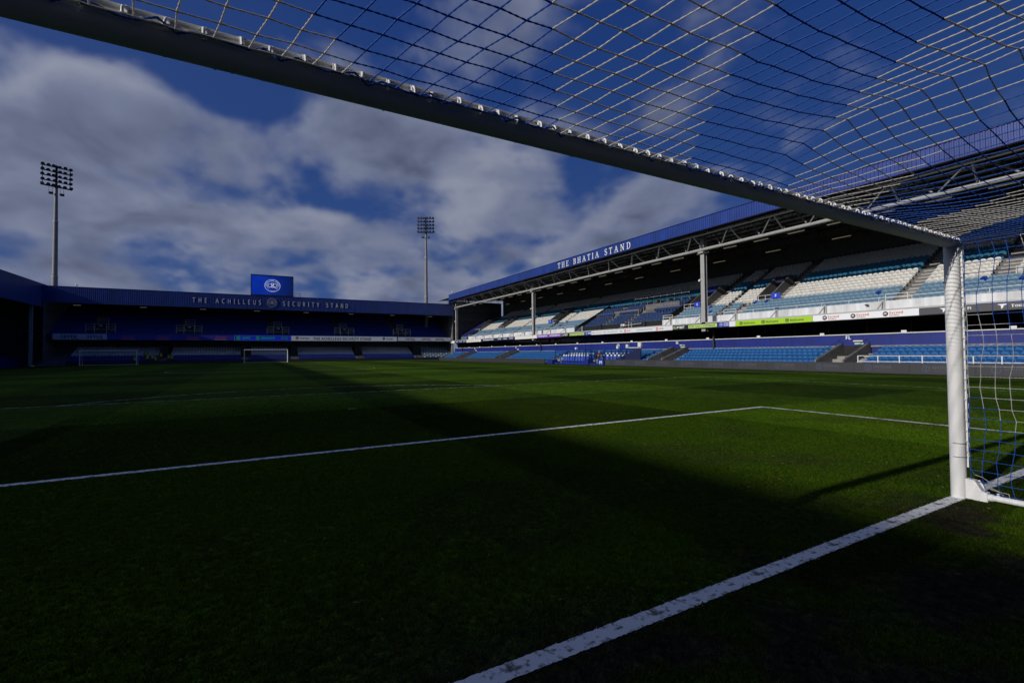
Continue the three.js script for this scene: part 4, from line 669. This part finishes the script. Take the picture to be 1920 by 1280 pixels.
scene.children[scene.children.length - 1].children[1].material.emissiveMap = scene.children[scene.children.length - 1].children[1].material.map;
farAd('long white name board with black capitals under the far upper tier', 4.73, 27.03, (c, w, h) => { fill(c, w, h, '#f2f4f8'); c.fillStyle = '#b08a5a'; c.beginPath(); c.arc(w * 0.05, h * 0.42, h * 0.34, 0, 7); c.fill(); smudge(c, w * 0.075, h * 0.5, w * 0.08, h * 0.4, '#80838c', 44); word(c, 'THE ACHILLEUS SECURITY STAND', w * 0.19, h * 0.54, h * 0.78, '#1a1c24', { w: w * 0.63 }); c.fillStyle = '#b0644a'; c.beginPath(); c.arc(w * 0.865, h * 0.42, h * 0.3, 0, 7); c.fill(); smudge(c, w * 0.89, h * 0.5, w * 0.07, h * 0.4, '#80838c', 45); });
farAd('grey white advert board with slanted red lettering at the right corner', 27.28, 40.4, sky2('#7a2a34', 1, '#dde2ea'), { y0: 4.5, y1: 5.4 });
console.log('far stand done');

// ------------------------------------------------------------------ left stand and the stand behind the camera (they shade the pitch)
{
  const ls = thing('side_grandstand', 'dark stand along the left touchline with deep navy roof edge, in its own shade', 'grandstand', [-42, 0, -42]);
  const Z0 = -111, Z1 = 26;
  for (let z = Z0; z < Z1 - 0.1; z += 4.28) { const g = ribbed(4.27, 3.9, 0.267, 0.04); g.rotateY(Math.PI / 2); g.translate(-33.5, 9.9, z + 4.27); part('fascia_panel', g, M.fascia, ls); }
  part('fascia_backing', [bx(-33.62, -33.52, 9.9, 13.78, Z0, Z1), bx(-33.8, -33.4, 13.78, 13.84, Z0, Z1)], M.fascia, ls);
  part('roof_deck', prism([[-33.6, 13.5], [-33.6, 13.7], [-52, 13.2], [-52, 13.0]], Z0, Z1), M.deck, ls);
  part('back_wall', bx(-52.3, -52, 0, 13.2, Z0, Z1), M.concrete, ls); part('end_wall', bx(-52, -34.2, 0, 13.2, Z0 - 0.3, Z0), M.concrete, ls);
  for (const z of [-104, -70, -36, -2]) part('column', bx(-34.6, -34.2, 0, 13.5, z - 0.2, z + 0.2), M.steel, ls);
  const pl = [[-36.6, -0.3]]; for (let r = 0; r < 18; r++) pl.push([-36.8 - r * 0.8, 0.2 + r * 0.42], [-37.6 - r * 0.8, 0.2 + r * 0.42]); pl.push([-51.2, -0.3]); part('terrace', prism(pl.map(([a, b]) => [a, b]).reverse(), Z0, Z1), M.concrete, ls);
  const s = []; for (let r = 0; r < 18; r++) for (let i = 0; i < 110; i++) s.push({ x: -37.25 - r * 0.8, y: 0.2 + r * 0.42, z: -110 + i * 0.46, turn: Math.PI / 2, kind: 'royal' });
  plantSeats(s, ls, 0, 'rows of dark blue seats in the left stand');
  part('front_wall', bx(-36.7, -36.5, -0.2, 0.9, Z0, Z1), M.royal, ls);
  const bs = thing('end_grandstand', 'two-tier covered stand behind the near goal, out of the view', 'grandstand', [0, 0, 16]);
  for (let x = -34; x < 41; x += 3.74) { const g = ribbed(3.73, 2.75, 0.267, 0.04); g.rotateY(Math.PI); g.translate(x + 3.73, 10.75, 7.2); part('fascia_panel', g, M.fascia, bs); }
  part('roof_deck', prism([[7.2, 13.4], [26, 12.4], [26, 12.6], [7.2, 13.6]], -34, 41, 'x'), M.deck, bs); part('back_wall', bx(-34, 41, 0, 12.5, 25.8, 26), M.concrete, bs);
  const p2 = [[6.9, -0.3]]; for (let r = 0; r < 8; r++) p2.push([7.1 + r * 0.75, 0.2 + r * 0.32], [7.85 + r * 0.75, 0.2 + r * 0.32]); p2.push([13.1, -0.3]); part('lower_terrace', prism(p2.reverse(), -34, 41, 'x'), M.concrete, bs);
  const p3 = [[8.4, 4.3]]; for (let r = 0; r < 14; r++) p3.push([8.6 + r * 0.75, 5 + r * 0.4], [9.35 + r * 0.75, 5 + r * 0.4]); p3.push([19.1, 9.6]); part('upper_terrace', prism(p3.reverse(), -34, 41, 'x'), M.concrete, bs);
  part('upper_front', bx(-34, 41, 4.3, 5.4, 8.2, 8.4), M.royal, bs); part('lower_back_wall', bx(-34, 41, 0, 4.4, 13.2, 13.4), M.concrete, bs);
  const q = []; for (let r = 0; r < 8; r++) for (let i = 0; i < 150; i++) { q.push({ x: -33 + i * 0.48, y: 0.2 + r * 0.32, z: 7.4 + r * 0.75, turn: Math.PI, kind: 'royal' }); q.push({ x: -33 + i * 0.48, y: 5 + r * 0.4, z: 8.9 + r * 0.75, turn: Math.PI, kind: 'royal' }); }
  plantSeats(q, bs, 0, 'rows of blue seats behind the near goal');
}
console.log('other stands done');

// ------------------------------------------------------------------ video screen on the far roof
{
  const s = thing('video_screen', 'large blue video screen with white round emblem on the far roof', 'video screen', [1.2, 13.5, -106.6]);
  part('casing', [bx(-2.75, 5.12, 13.72, 13.86, -107, -106.05), bx(-2.75, 5.12, 17.78, 17.95, -107, -106.05), bx(-2.75, -2.6, 13.86, 17.78, -107, -106.05), bx(4.97, 5.12, 13.86, 17.78, -107, -106.05), bx(-2.6, 4.97, 13.86, 17.78, -107, -106.3)], M.black, s);
  const t = canvas(768, 400, (c, w, h) => { const g = c.createLinearGradient(0, 0, w, h * 0.4); g.addColorStop(0, '#0638c8'); g.addColorStop(0.55, '#0430a8'); g.addColorStop(1, '#02206c'); c.fillStyle = g; c.fillRect(0, 0, w, h); const r = rng(6); for (let i = 0; i < 26; i++) { c.fillStyle = `rgba(30,90,240,${0.03 + r() * 0.05})`; c.beginPath(); c.ellipse(r() * w * 0.5, r() * h, 60 + r() * 90, 20 + r() * 40, 0.5, 0, 7); c.fill(); } c.save(); c.translate(w * 0.5, h * 0.5); c.scale(1.12, 1); crest(c, 0, 0, h * 0.335, '#cfdcff'); c.restore(); });
  part('display', faceZ(new THREE.PlaneGeometry(7.56, 3.91), 1.185, 15.82, -106.28), new THREE.MeshStandardMaterial({ color: 0x080808, roughness: 0.4, emissive: 0xffffff, emissiveMap: t, emissiveIntensity: 0.85 }), s, true);
  for (const x of [-2.2, 1.2, 4.6]) part('leg', bar(V(x, 12.9, -106.6), V(x, 13.75, -106.6), 0.16), M.darkSteel, s);
  const rl = thing('roof_railing', 'small grey guard rail on the far roof beside the video screen', 'railing', [5.9, 13.5, -106.4]);
  part('rail', [13.95, 14.35].map(y => tube(V(5.25, y, -106.3), V(6.55, y, -106.3), 0.035, 0.035, 6)), M.railGrey, rl); for (const x of [5.27, 6.53]) part('post', tube(V(x, 13.4, -106.3), V(x, 14.4, -106.3), 0.045, 0.045, 6), M.railGrey, rl);
}
// ------------------------------------------------------------------ floodlight masts
function mast(x, z, label, yaw) {
  const m = thing('floodlight_mast', label, 'floodlight', [x, 0, z], 'floodlight masts behind the far stand');
  part('pole', [tube(V(x, 0, z), V(x, 16, z), 0.5, 0.42, 16), tube(V(x, 16, z), V(x, 26, z), 0.39, 0.33, 16), tube(V(x, 26, z), V(x, 32.4, z), 0.3, 0.24, 16)], M.mastPaint, m);
  for (const y of [16, 26]) part('pole_joint', tube(V(x, y - 0.12, z), V(x, y + 0.12, z), 0.46 - (y - 16) * 0.009, 0.46 - (y - 16) * 0.009, 16), M.steel, m);
  const head = new THREE.Group(); head.name = 'lamp_head'; head.position.set(0, 32.4, 0); head.rotation.y = yaw; m.add(head);
  const add = (name, geos, mat) => { const q = shadow(new THREE.Mesh(geos.length > 1 ? mergeGeometries(geos.map(g => g.index ? g.toNonIndexed() : g)) : geos[0], mat)); q.name = name; head.add(q); };
  for (let r = 0; r < 5; r++) add('cross_arm', [bx(-2.1, 2.1, r * 0.88 - 0.05, r * 0.88 + 0.07, 0.0, 0.12), bx(-2.1, 2.1, r * 0.88 - 0.05, r * 0.88, 0.5, 0.55)], M.darkSteel);
  add('head_frame', [bx(-0.16, 0.16, -0.6, 3.95, -0.2, 0.12), bx(-1.9, -1.8, -0.1, 3.6, 0, 0.1), bx(1.8, 1.9, -0.1, 3.6, 0, 0.1), bx(-2.1, 2.1, -0.12, -0.04, 0, 0.75)], M.darkSteel);
  const lamp = new THREE.LatheGeometry([[0.0, -0.2], [0.1, -0.19], [0.2, -0.06], [0.27, 0.14], [0.29, 0.2], [0.0, 0.2]].map(([a, b]) => new THREE.Vector2(a, b)), 14); lamp.rotateX(Math.PI / 2 + 0.55);
  for (let r = 0; r < 5; r++) for (let i = 0; i < 6; i++) { const q = shadow(new THREE.Mesh(lamp, M.darkSteel)); q.name = 'lamp'; q.position.set(-1.85 + i * 0.74 + (hash2(i, r + 7) - 0.5) * 0.12, r * 0.88 + 0.18, 0.34); q.rotation.set((hash2(i + 3, r) - 0.5) * 0.5, (i - 2.5) * 0.16 + (hash2(i, r) - 0.5) * 0.5, 0); head.add(q); }
  for (const s of [-0.75, 0.75]) add('service_cradle', [bx(s - 0.28, s + 0.28, -1.5, -1.15, 0, 0.5), bx(s - 0.26, s - 0.22, -1.15, -0.1, 0.1, 0.14), bx(s + 0.22, s + 0.26, -1.15, -0.1, 0.1, 0.14)], M.darkSteel);
}
mast(-33.8, -112, 'tall pale floodlight mast rising behind the left corner of the far stand', 0.45);
mast(36.2, -112, 'tall pale floodlight mast rising between the far stand and the long stand', -0.45);
{ const a = thing('roof_camera', 'small white camera on a bracket on the far roof', 'camera', [-29.3, 13.5, -106]); part('bracket', bx(-29.33, -29.27, 13.4, 14.0, -106.03, -105.97), M.railGrey, a); const g = new THREE.SphereGeometry(0.16, 12, 8); g.translate(-29.3, 14.0, -106); part('dome', g, M.whitePaint, a); }
console.log('masts done');

// ------------------------------------------------------------------ far goal and the training goal
function farGoal(cx, z, label, w = 7.44, h = 2.5, depth = 1.8) {
  const g = thing('football_goal', label, 'goal', [cx, 0, z]);
  const a = cx - w / 2, b = cx + w / 2;
  part('crossbar', tube(V(a - 0.06, h, z), V(b + 0.06, h, z), 0.065, 0.065, 12), M.goalWhite, g);
  for (const x of [a, b]) { part('post', tube(V(x, 0, z), V(x, h, z), 0.065, 0.065, 12), M.goalWhite, g); part('stanchion', [tube(V(x, h, z), V(x, h, z - depth * 0.6), 0.025, 0.025, 6), tube(V(x, h, z - depth * 0.6), V(x, 0.05, z - depth), 0.025, 0.025, 6), tube(V(x, 0.05, z), V(x, 0.05, z - depth), 0.035, 0.035, 6)], M.goalWhite, g); }
  part('ground_bar', tube(V(a, 0.05, z - depth), V(b, 0.05, z - depth), 0.035, 0.035, 6), M.goalWhite, g);
  const n = thing('goal_net', label.startsWith('small') ? 'thin pale net on the training goal' : 'thin pale net on the far goal', 'goal net', [cx, 0, z]);
  const cordM = std(rgb(0.16, 0.17, 0.2), 0.8), cw = 0.012, r = 0.0045; const gs = [];
  for (let x = a; x <= b + 0.01; x += 0.24) gs.push(tube(V(x, h, z), V(x, h, z - depth * 0.6), r, r, 3), tube(V(x, h, z - depth * 0.6), V(x, 0.05, z - depth), r, r, 3));
  for (let t = 0; t <= 1.001; t += 0.1) { const y = lerp(h, 0.05, t), zz = z - lerp(depth * 0.6, depth, t); gs.push(tube(V(a, y, zz), V(b, y, zz), r, r, 3)); }
  part('mesh', gs, cordM, n); n.children[0].userData = { kind: 'stuff' };
}
farGoal(0, -100.2, 'white football goal on the far goal line');
farGoal(-22.95, -97, 'small white training goal parked at the left end of the far stand', 7.2, 2.4, 1.5);

// ------------------------------------------------------------------ team shelters, number box, small fittings on the long stand
function shelter(label, z0, z1, seatsN) {
  const y = -0.2, d = thing('team_shelter', label, 'dugout', [38, y, (z0 + z1) / 2], 'team shelters beside the touchline');
  const blue = M.royal, pane = new THREE.MeshPhysicalMaterial({ color: rgb(0.85, 0.92, 0.95), roughness: 0.08, transmission: 1, thickness: 0, ior: 1.45 });
  part('floor', bx(36.9, 39.4, y, y + 0.08, z0, z1), M.concrete, d);
  part('roof_frame', [bx(37.0, 39.4, 1.74, 1.82, z0, z0 + 0.08), bx(37.0, 39.4, 1.74, 1.82, z1 - 0.08, z1), bx(37.0, 37.08, 1.72, 1.84, z0, z1), bx(39.32, 39.4, 1.74, 1.82, z0, z1)], blue, d);
  part('roof_pane', bx(37.08, 39.32, 1.77, 1.785, z0 + 0.08, z1 - 0.08), pane, d);
  const n = Math.round((z1 - z0) / 1.5); for (let i = 0; i <= n; i++) { const z = lerp(z0 + 0.04, z1 - 0.04, i / n); part('rear_post', bx(39.3, 39.38, y, 1.74, z - 0.035, z + 0.035), blue, d); if (i < n) part('rear_pane', bx(39.33, 39.345, 0.35, 1.72, z + 0.04, lerp(z0 + 0.04, z1 - 0.04, (i + 1) / n) - 0.04), pane, d); }
  for (const z of [z0 + 0.04, (z0 + z1) / 2, z1 - 0.04]) part('front_post', bx(37.0, 37.08, y, 1.74, z - 0.035, z + 0.035), blue, d);
  for (const z of [z0 + 0.03, z1 - 0.03]) part('side_pane', bx(37.1, 39.3, 0.3, 1.72, z - 0.006, z + 0.006), pane, d);
  part('front_board', bx(36.86, 36.92, y, y + 0.22, z0, z1), blue, d); part('rear_riser', bx(38.3, 39.3, y, y + 0.32, z0 + 0.1, z1 - 0.1), M.navy, d);
  const padGeo = mergeGeometries([rbx(-0.3, 0.26, 0.36, 0.48, -0.23, 0.23, 0.04), (() => { const g = rbx(-0.06, 0.06, -0.02, 0.66, -0.23, 0.23, 0.05); g.rotateZ(-0.18); g.translate(0.24, 0.46, 0); return g; })(), bx(-0.1, 0.2, 0, 0.36, -0.1, 0.1)].map(g => { const q = g.index ? g.toNonIndexed() : g; q.deleteAttribute('uv'); return q; })), headGeo = (() => { const g = rbx(-0.07, 0.07, 0.0, 0.2, -0.17, 0.17, 0.04); g.rotateZ(-0.18); g.translate(0.33, 1.06, 0); return g; })(), padM = std(rgb(0.03, 0.08, 0.42), 0.5), whiteM = std(rgb(0.75, 0.75, 0.74), 0.6);
  for (const [x, yy] of [[37.75, y + 0.08], [38.75, y + 0.34]]) for (let i = 0; i < seatsN; i++) { const z = z0 + 0.8 + i * (z1 - z0 - 1.6) / (seatsN - 1); const m = shadow(new THREE.Mesh(padGeo, padM)); m.name = 'padded_seat'; m.position.set(x - 38, yy - y, z - (z0 + z1) / 2); d.add(m); const h = shadow(new THREE.Mesh(headGeo, whiteM)); h.name = 'headrest_cover'; m.add(h); }
  return d;
}
{
  shelter('long glazed team shelter with two rows of blue seats, further from the near goal', -55.6, -48.4, 10);
  const d2 = shelter('shorter glazed team shelter beside the navy stair wall', -47.3, -41.4, 7);
  const box = (label, x0, x1, y0, y1, z0, z1, m, cat) => solo('pitchside_cabinet', rbx(x0, x1, y0, y1, z0, z1, 0.03), m, label, cat ?? 'cabinet');
  box('low dark blue cabinet at the outer end of the longer team shelter', 36.6, 37.6, -0.2, 0.42, -57.2, -55.75, M.royal);
  box('dark blue cabinet standing between the two team shelters', 36.7, 37.6, -0.2, 0.55, -48.3, -47.4, M.royal);
  const p = thing('number_box', 'blue box marked P1 standing in front of the shorter team shelter', 'sign', [36.6, -0.2, -44.5]);
  part('box', rbx(36.45, 36.9, -0.2, 0.58, -45.0, -44.02, 0.02), M.royal, p); part('box_face', faceX(new THREE.PlaneGeometry(0.94, 0.74), 36.444, 0.19, -44.51), printFace(1, 1, canvas(128, 100, (c, w, h) => { fill(c, w, h, '#1c3094'); word(c, 'P1', w / 2, h * 0.54, 72, '#eef0f6', { align: 'center' }); })), p, true);
  const w = thing('stair_wall', 'navy sloping stair wall rising behind the shorter team shelter', 'wall', [39, -0.2, -41]);
  part('panel', prism([[-43.4, -0.2], [-38.7, -0.2], [-38.7, 1.2], [-38.6, 1.95], [-38.9, 1.95], [-43.4, 0.42]], 37.6, 37.72, 'x'), M.navy, w); part('handrail', tube(V(37.66, 0.6, -43.4), V(37.66, 2.1, -38.8), 0.03), M.navy, w); part('coping', bar(V(37.66, 1.98, -41.2), V(37.66, 1.98, -38.6), 0.08), M.whitePaint, w);
  for (const [z, y, s, l] of [[-51.2, 1.82, 0.3, 'small white box on the roof of the longer team shelter'], [-42.6, 1.82, 0.34, 'small white box on the roof of the shorter team shelter'], [-40.9, 1.96, 0.36, 'white box on the coping of the navy stair wall'], [-38.8, 2.0, 0.5, 'larger white box at the top end of the navy stair wall']]) { const t = thing('loudspeaker', l, 'loudspeaker', [37.7, y, z]); part('casing', rbx(37.5, 37.8, y + 0.06, y + 0.06 + s, z - s / 2, z + s / 2, 0.03), M.whitePaint, t); part('bracket', bx(37.62, 37.7, y, y + 0.08, z - 0.05, z + 0.05), M.darkSteel, t); }
  const e = thing('wall_emblem', 'round pale club emblem on the blue wall above the team shelters', 'emblem', [41.55, 2.0, -46.9]); { const g = new THREE.CylinderGeometry(0.34, 0.34, 0.05, 32); g.rotateZ(Math.PI / 2); g.translate(41.57, 2.28, -46.9); part('disc', g, M.royal, e); part('emblem_face', faceX(new THREE.CircleGeometry(0.33, 32), 41.54, 2.28, -46.9), printFace(1, 1, canvas(128, 128, (c, ww, h) => { fill(c, ww, h, '#c8ccd6'); crest(c, 64, 64, 60, '#28388c'); })), e, true); }
  const c = thing('broadcast_camera', 'grey broadcast camera on a stand on the ledge below the directors box', 'camera', [41, 4.56, -44]);
  part('stand', [tube(V(41, 4.56, -44.2), V(41, 5.35, -44.2), 0.05), tube(V(41, 4.56, -43.7), V(41, 5.35, -43.7), 0.05), tube(V(41, 4.56, -46.2), V(41, 5.1, -45.1), 0.03), tube(V(41, 4.56, -45.6), V(41, 5.1, -45.1), 0.03)], M.railGrey, c); part('boom', tube(V(41, 4.98, -45.2), V(41, 5.12, -41.9), 0.045), M.steelPale, c); part('camera_body', [rbx(40.85, 41.15, 4.9, 5.2, -45.6, -44.9, 0.04), tube(V(40.6, 5.05, -45.25), V(40.86, 5.05, -45.25), 0.09, 0.11, 12)], M.whitePaint, c);
  const rl = thing('roof_lamp', 'small white lamps on the roof edge at the far end of the long stand', 'lamp', [37.5, 15.06, -97.2]); part('bar', bx(37.46, 37.54, 15.06, 15.5, -97.3, -97.2), M.railGrey, rl); for (const z of [-97.6, -97.2, -96.8]) part('lamp', rbx(37.35, 37.6, 15.45, 15.62, z - 0.14, z + 0.14, 0.02), M.whitePaint, rl);
}

// ------------------------------------------------------------------ people
function personBody(J, res = 56) {   // J: bones [[x,y,z,r],[x,y,z,r]]; joined with a smooth minimum and meshed
  const S = 1.05, cy = 0.92, mc = new MarchingCubes(res, new THREE.MeshStandardMaterial(), false, false, 60000); mc.isolation = 0;
  const n = mc.size, f = mc.field;
  for (let k = 0; k < n; k++) for (let j = 0; j < n; j++) for (let i = 0; i < n; i++) {
    const x = (i - n / 2) / (n / 2) * S, y = (j - n / 2) / (n / 2) * S + cy, z = (k - n / 2) / (n / 2) * S; let acc = 0;
    for (const [a, b] of J) { const bx_ = b[0] - a[0], by = b[1] - a[1], bz = b[2] - a[2], L = bx_ * bx_ + by * by + bz * bz || 1e-6; let t = ((x - a[0]) * bx_ + (y - a[1]) * by + (z - a[2]) * bz) / L; t = t < 0 ? 0 : t > 1 ? 1 : t; const d = Math.hypot(x - a[0] - bx_ * t, y - a[1] - by * t, z - a[2] - bz * t) - lerp(a[3], b[3], t); acc += Math.exp(-d * 45); }
    f[i + j * n + k * n * n] = Math.log(acc) / 45;
  }
  mc.update(); const c = mc.count, pos = new Float32Array(c * 3), nor = new Float32Array(c * 3);
  for (let i = 0; i < c; i++) { pos[i * 3] = mc.positionArray[i * 3] * S; pos[i * 3 + 1] = mc.positionArray[i * 3 + 1] * S + cy; pos[i * 3 + 2] = mc.positionArray[i * 3 + 2] * S; }
  nor.set(mc.normalArray.subarray(0, c * 3));
  const g = new THREE.BufferGeometry(); g.setAttribute('position', new THREE.BufferAttribute(pos, 3)); g.setAttribute('normal', new THREE.BufferAttribute(nor, 3)); g.computeVertexNormals(); return g;
}
function pose(o = {}) {   // facing +z; standing, arms as given
  const s = o.sit ? 1 : 0, hip = s ? 0.5 : 0.93, sh = hip + 0.5, hd = hip + 0.74, J = [];
  J.push([[0, hip, 0, 0.15], [0, hip + 0.22, 0, 0.145]], [[0, hip + 0.22, 0, 0.145], [0, sh - 0.06, 0.0, 0.16]], [[-0.16, sh - 0.02, 0, 0.075], [0.16, sh - 0.02, 0, 0.075]], [[0, sh, 0, 0.06], [0, hd - 0.1, 0.01, 0.055]]);
  J.push([[0, hd - 0.04, 0.02, 0.078], [0, hd + 0.04, 0.0, 0.098]], [[0, hd - 0.02, 0.1, 0.016], [0, hd - 0.035, 0.115, 0.018]], [[-0.1, hd, 0, 0.02], [-0.1, hd + 0.02, 0, 0.02]], [[0.1, hd, 0, 0.02], [0.1, hd + 0.02, 0, 0.02]]);
  for (const q of [-1, 1]) {
    const k = s ? [q * 0.12, hip, 0.42] : [q * 0.11 + (o.step ?? 0) * 0.02, 0.5, q * (o.step ?? 0.03)], a = s ? [q * 0.12, 0.08, 0.46] : [q * 0.12, 0.08, q * (o.step ?? 0.03) - 0.02];
    J.push([[q * 0.1, hip - 0.02, 0, 0.095], [...k, 0.062]], [[...k, 0.062], [...a, 0.042]], [[a[0], 0.045, a[2] - 0.05, 0.042], [a[0] + q * 0.02, 0.035, a[2] + 0.16, 0.034]]);
    const e = o.fold ? [q * 0.25, sh - 0.3, 0.08] : [q * 0.27, sh - 0.3, -0.02], h = o.fold ? [-q * 0.06, sh - 0.27, 0.2] : [q * 0.27, sh - 0.54, 0.08];
    J.push([[q * 0.2, sh - 0.03, 0, 0.062], [...e, 0.047]], [[...e, 0.047], [...h, 0.036]]);
    const dx = h[0] - e[0], dy = h[1] - e[1], dz = h[2] - e[2], L = Math.hypot(dx, dy, dz); J.push([[...h, 0.036], [h[0] + dx / L * 0.08, h[1] + dy / L * 0.08, h[2] + dz / L * 0.08, 0.032]]);
  }
  return { J, hip, sh, hd };
}
const peopleCache = {};
function person(pos, turn, label, o) {
  const key = JSON.stringify([o.sit, o.fold, o.step]); const P = peopleCache[key] ??= (() => { const p = pose(o); return { ...p, geo: personBody(p.J) }; })();
  const t = thing('person', label, 'person', pos, o.group); t.rotation.y = turn;
  const g = P.geo.clone(), p = g.attributes.position, col = new Float32Array(p.count * 3);
  for (let i = 0; i < p.count; i++) { const x = p.getX(i), y = p.getY(i), z = p.getZ(i); const face = y > P.hd - 0.1 ? (z > 0.02 || y < P.hd - 0.02 ? 1 : 2) : y > P.sh + 0.03 && Math.abs(x) < 0.07 ? 1 : 0; const hand = !face && ((!o.fold && Math.abs(x) > 0.22 && y < P.sh - 0.52) || (o.fold && z > 0.17 && y > P.sh - 0.34 && y < P.sh - 0.2 && Math.abs(x) < 0.12)); const c = face === 2 || (face === 1 && y > P.hd + 0.06) ? o.hair : face === 1 || hand ? [0.42, 0.26, 0.19] : y < 0.1 ? [0.02, 0.02, 0.02] : (o.sit ? (z > 0.1 || y < P.hip - 0.03) : y < P.hip - 0.04) ? o.legs : o.top; col.set(c, i * 3); }
  g.setAttribute('color', new THREE.BufferAttribute(col, 3)); const m = shadow(new THREE.Mesh(g, std(rgb(1, 1, 1), 0.75, { vertexColors: true }))); m.name = 'body'; t.add(m);
  if (o.vest) { const v = P.geo.clone(), q = v.attributes.position, nn = v.attributes.normal, keep = []; for (let i = 0; i < q.count; i += 3) { let ok = true; for (let e = 0; e < 3; e++) { const y = q.getY(i + e); if (y < P.hip + 0.02 || y > P.sh + 0.06 || Math.abs(q.getX(i + e)) > 0.23) ok = false; } if (ok) for (let e = 0; e < 3; e++) keep.push(q.getX(i + e) + nn.getX(i + e) * 0.015, q.getY(i + e) + nn.getY(i + e) * 0.015, q.getZ(i + e) + nn.getZ(i + e) * 0.015); }
    const vg = new THREE.BufferGeometry(); vg.setAttribute('position', new THREE.Float32BufferAttribute(keep, 3)); vg.computeVertexNormals(); const vm = shadow(new THREE.Mesh(vg, std(rgb(0.5, 0.62, 0.03), 0.7))); vm.name = 'high_visibility_vest'; t.add(vm); }
}
person([37.2, -0.12, -45.7], -Math.PI / 2 + 0.3, 'person in dark red top and black trousers standing by the team shelter', { fold: 1, hair: [0.4, 0.3, 0.16], top: [0.07, 0.012, 0.014], legs: [0.012, 0.012, 0.014] });
const st = 'stewards at the left end of the far stand';
[[-20.9, 0.15, -104.75, 0.2, 1], [-19.0, 0.0, -104.2, -0.3, 0], [-18.5, 0.47, -105.6, 0.1, 1], [-17.9, 0.15, -104.85, 0.5, 1], [-17.3, 0.79, -106.3, 0, 1], [-19.7, 1.11, -107.1, 0.2, 1], [-16.0, 0.47, -105.5, -0.4, 1], [-15.4, 0.0, -104.25, 0.6, 0]].forEach(([x, y, z, a, sit], i) => person([x, y, z + (sit ? 0.1 : 0)], a, sit ? 'seated person in a yellow high visibility vest in the far lower tier' : 'standing person in a yellow high visibility vest beside the far seats', { sit, vest: 1, hair: [0.03, 0.02, 0.015], top: [0.02, 0.022, 0.03], legs: [0.015, 0.015, 0.02], group: sit ? st : 'standing stewards by the far stand' }));
console.log('people done');

renderer.render(scene, camera);
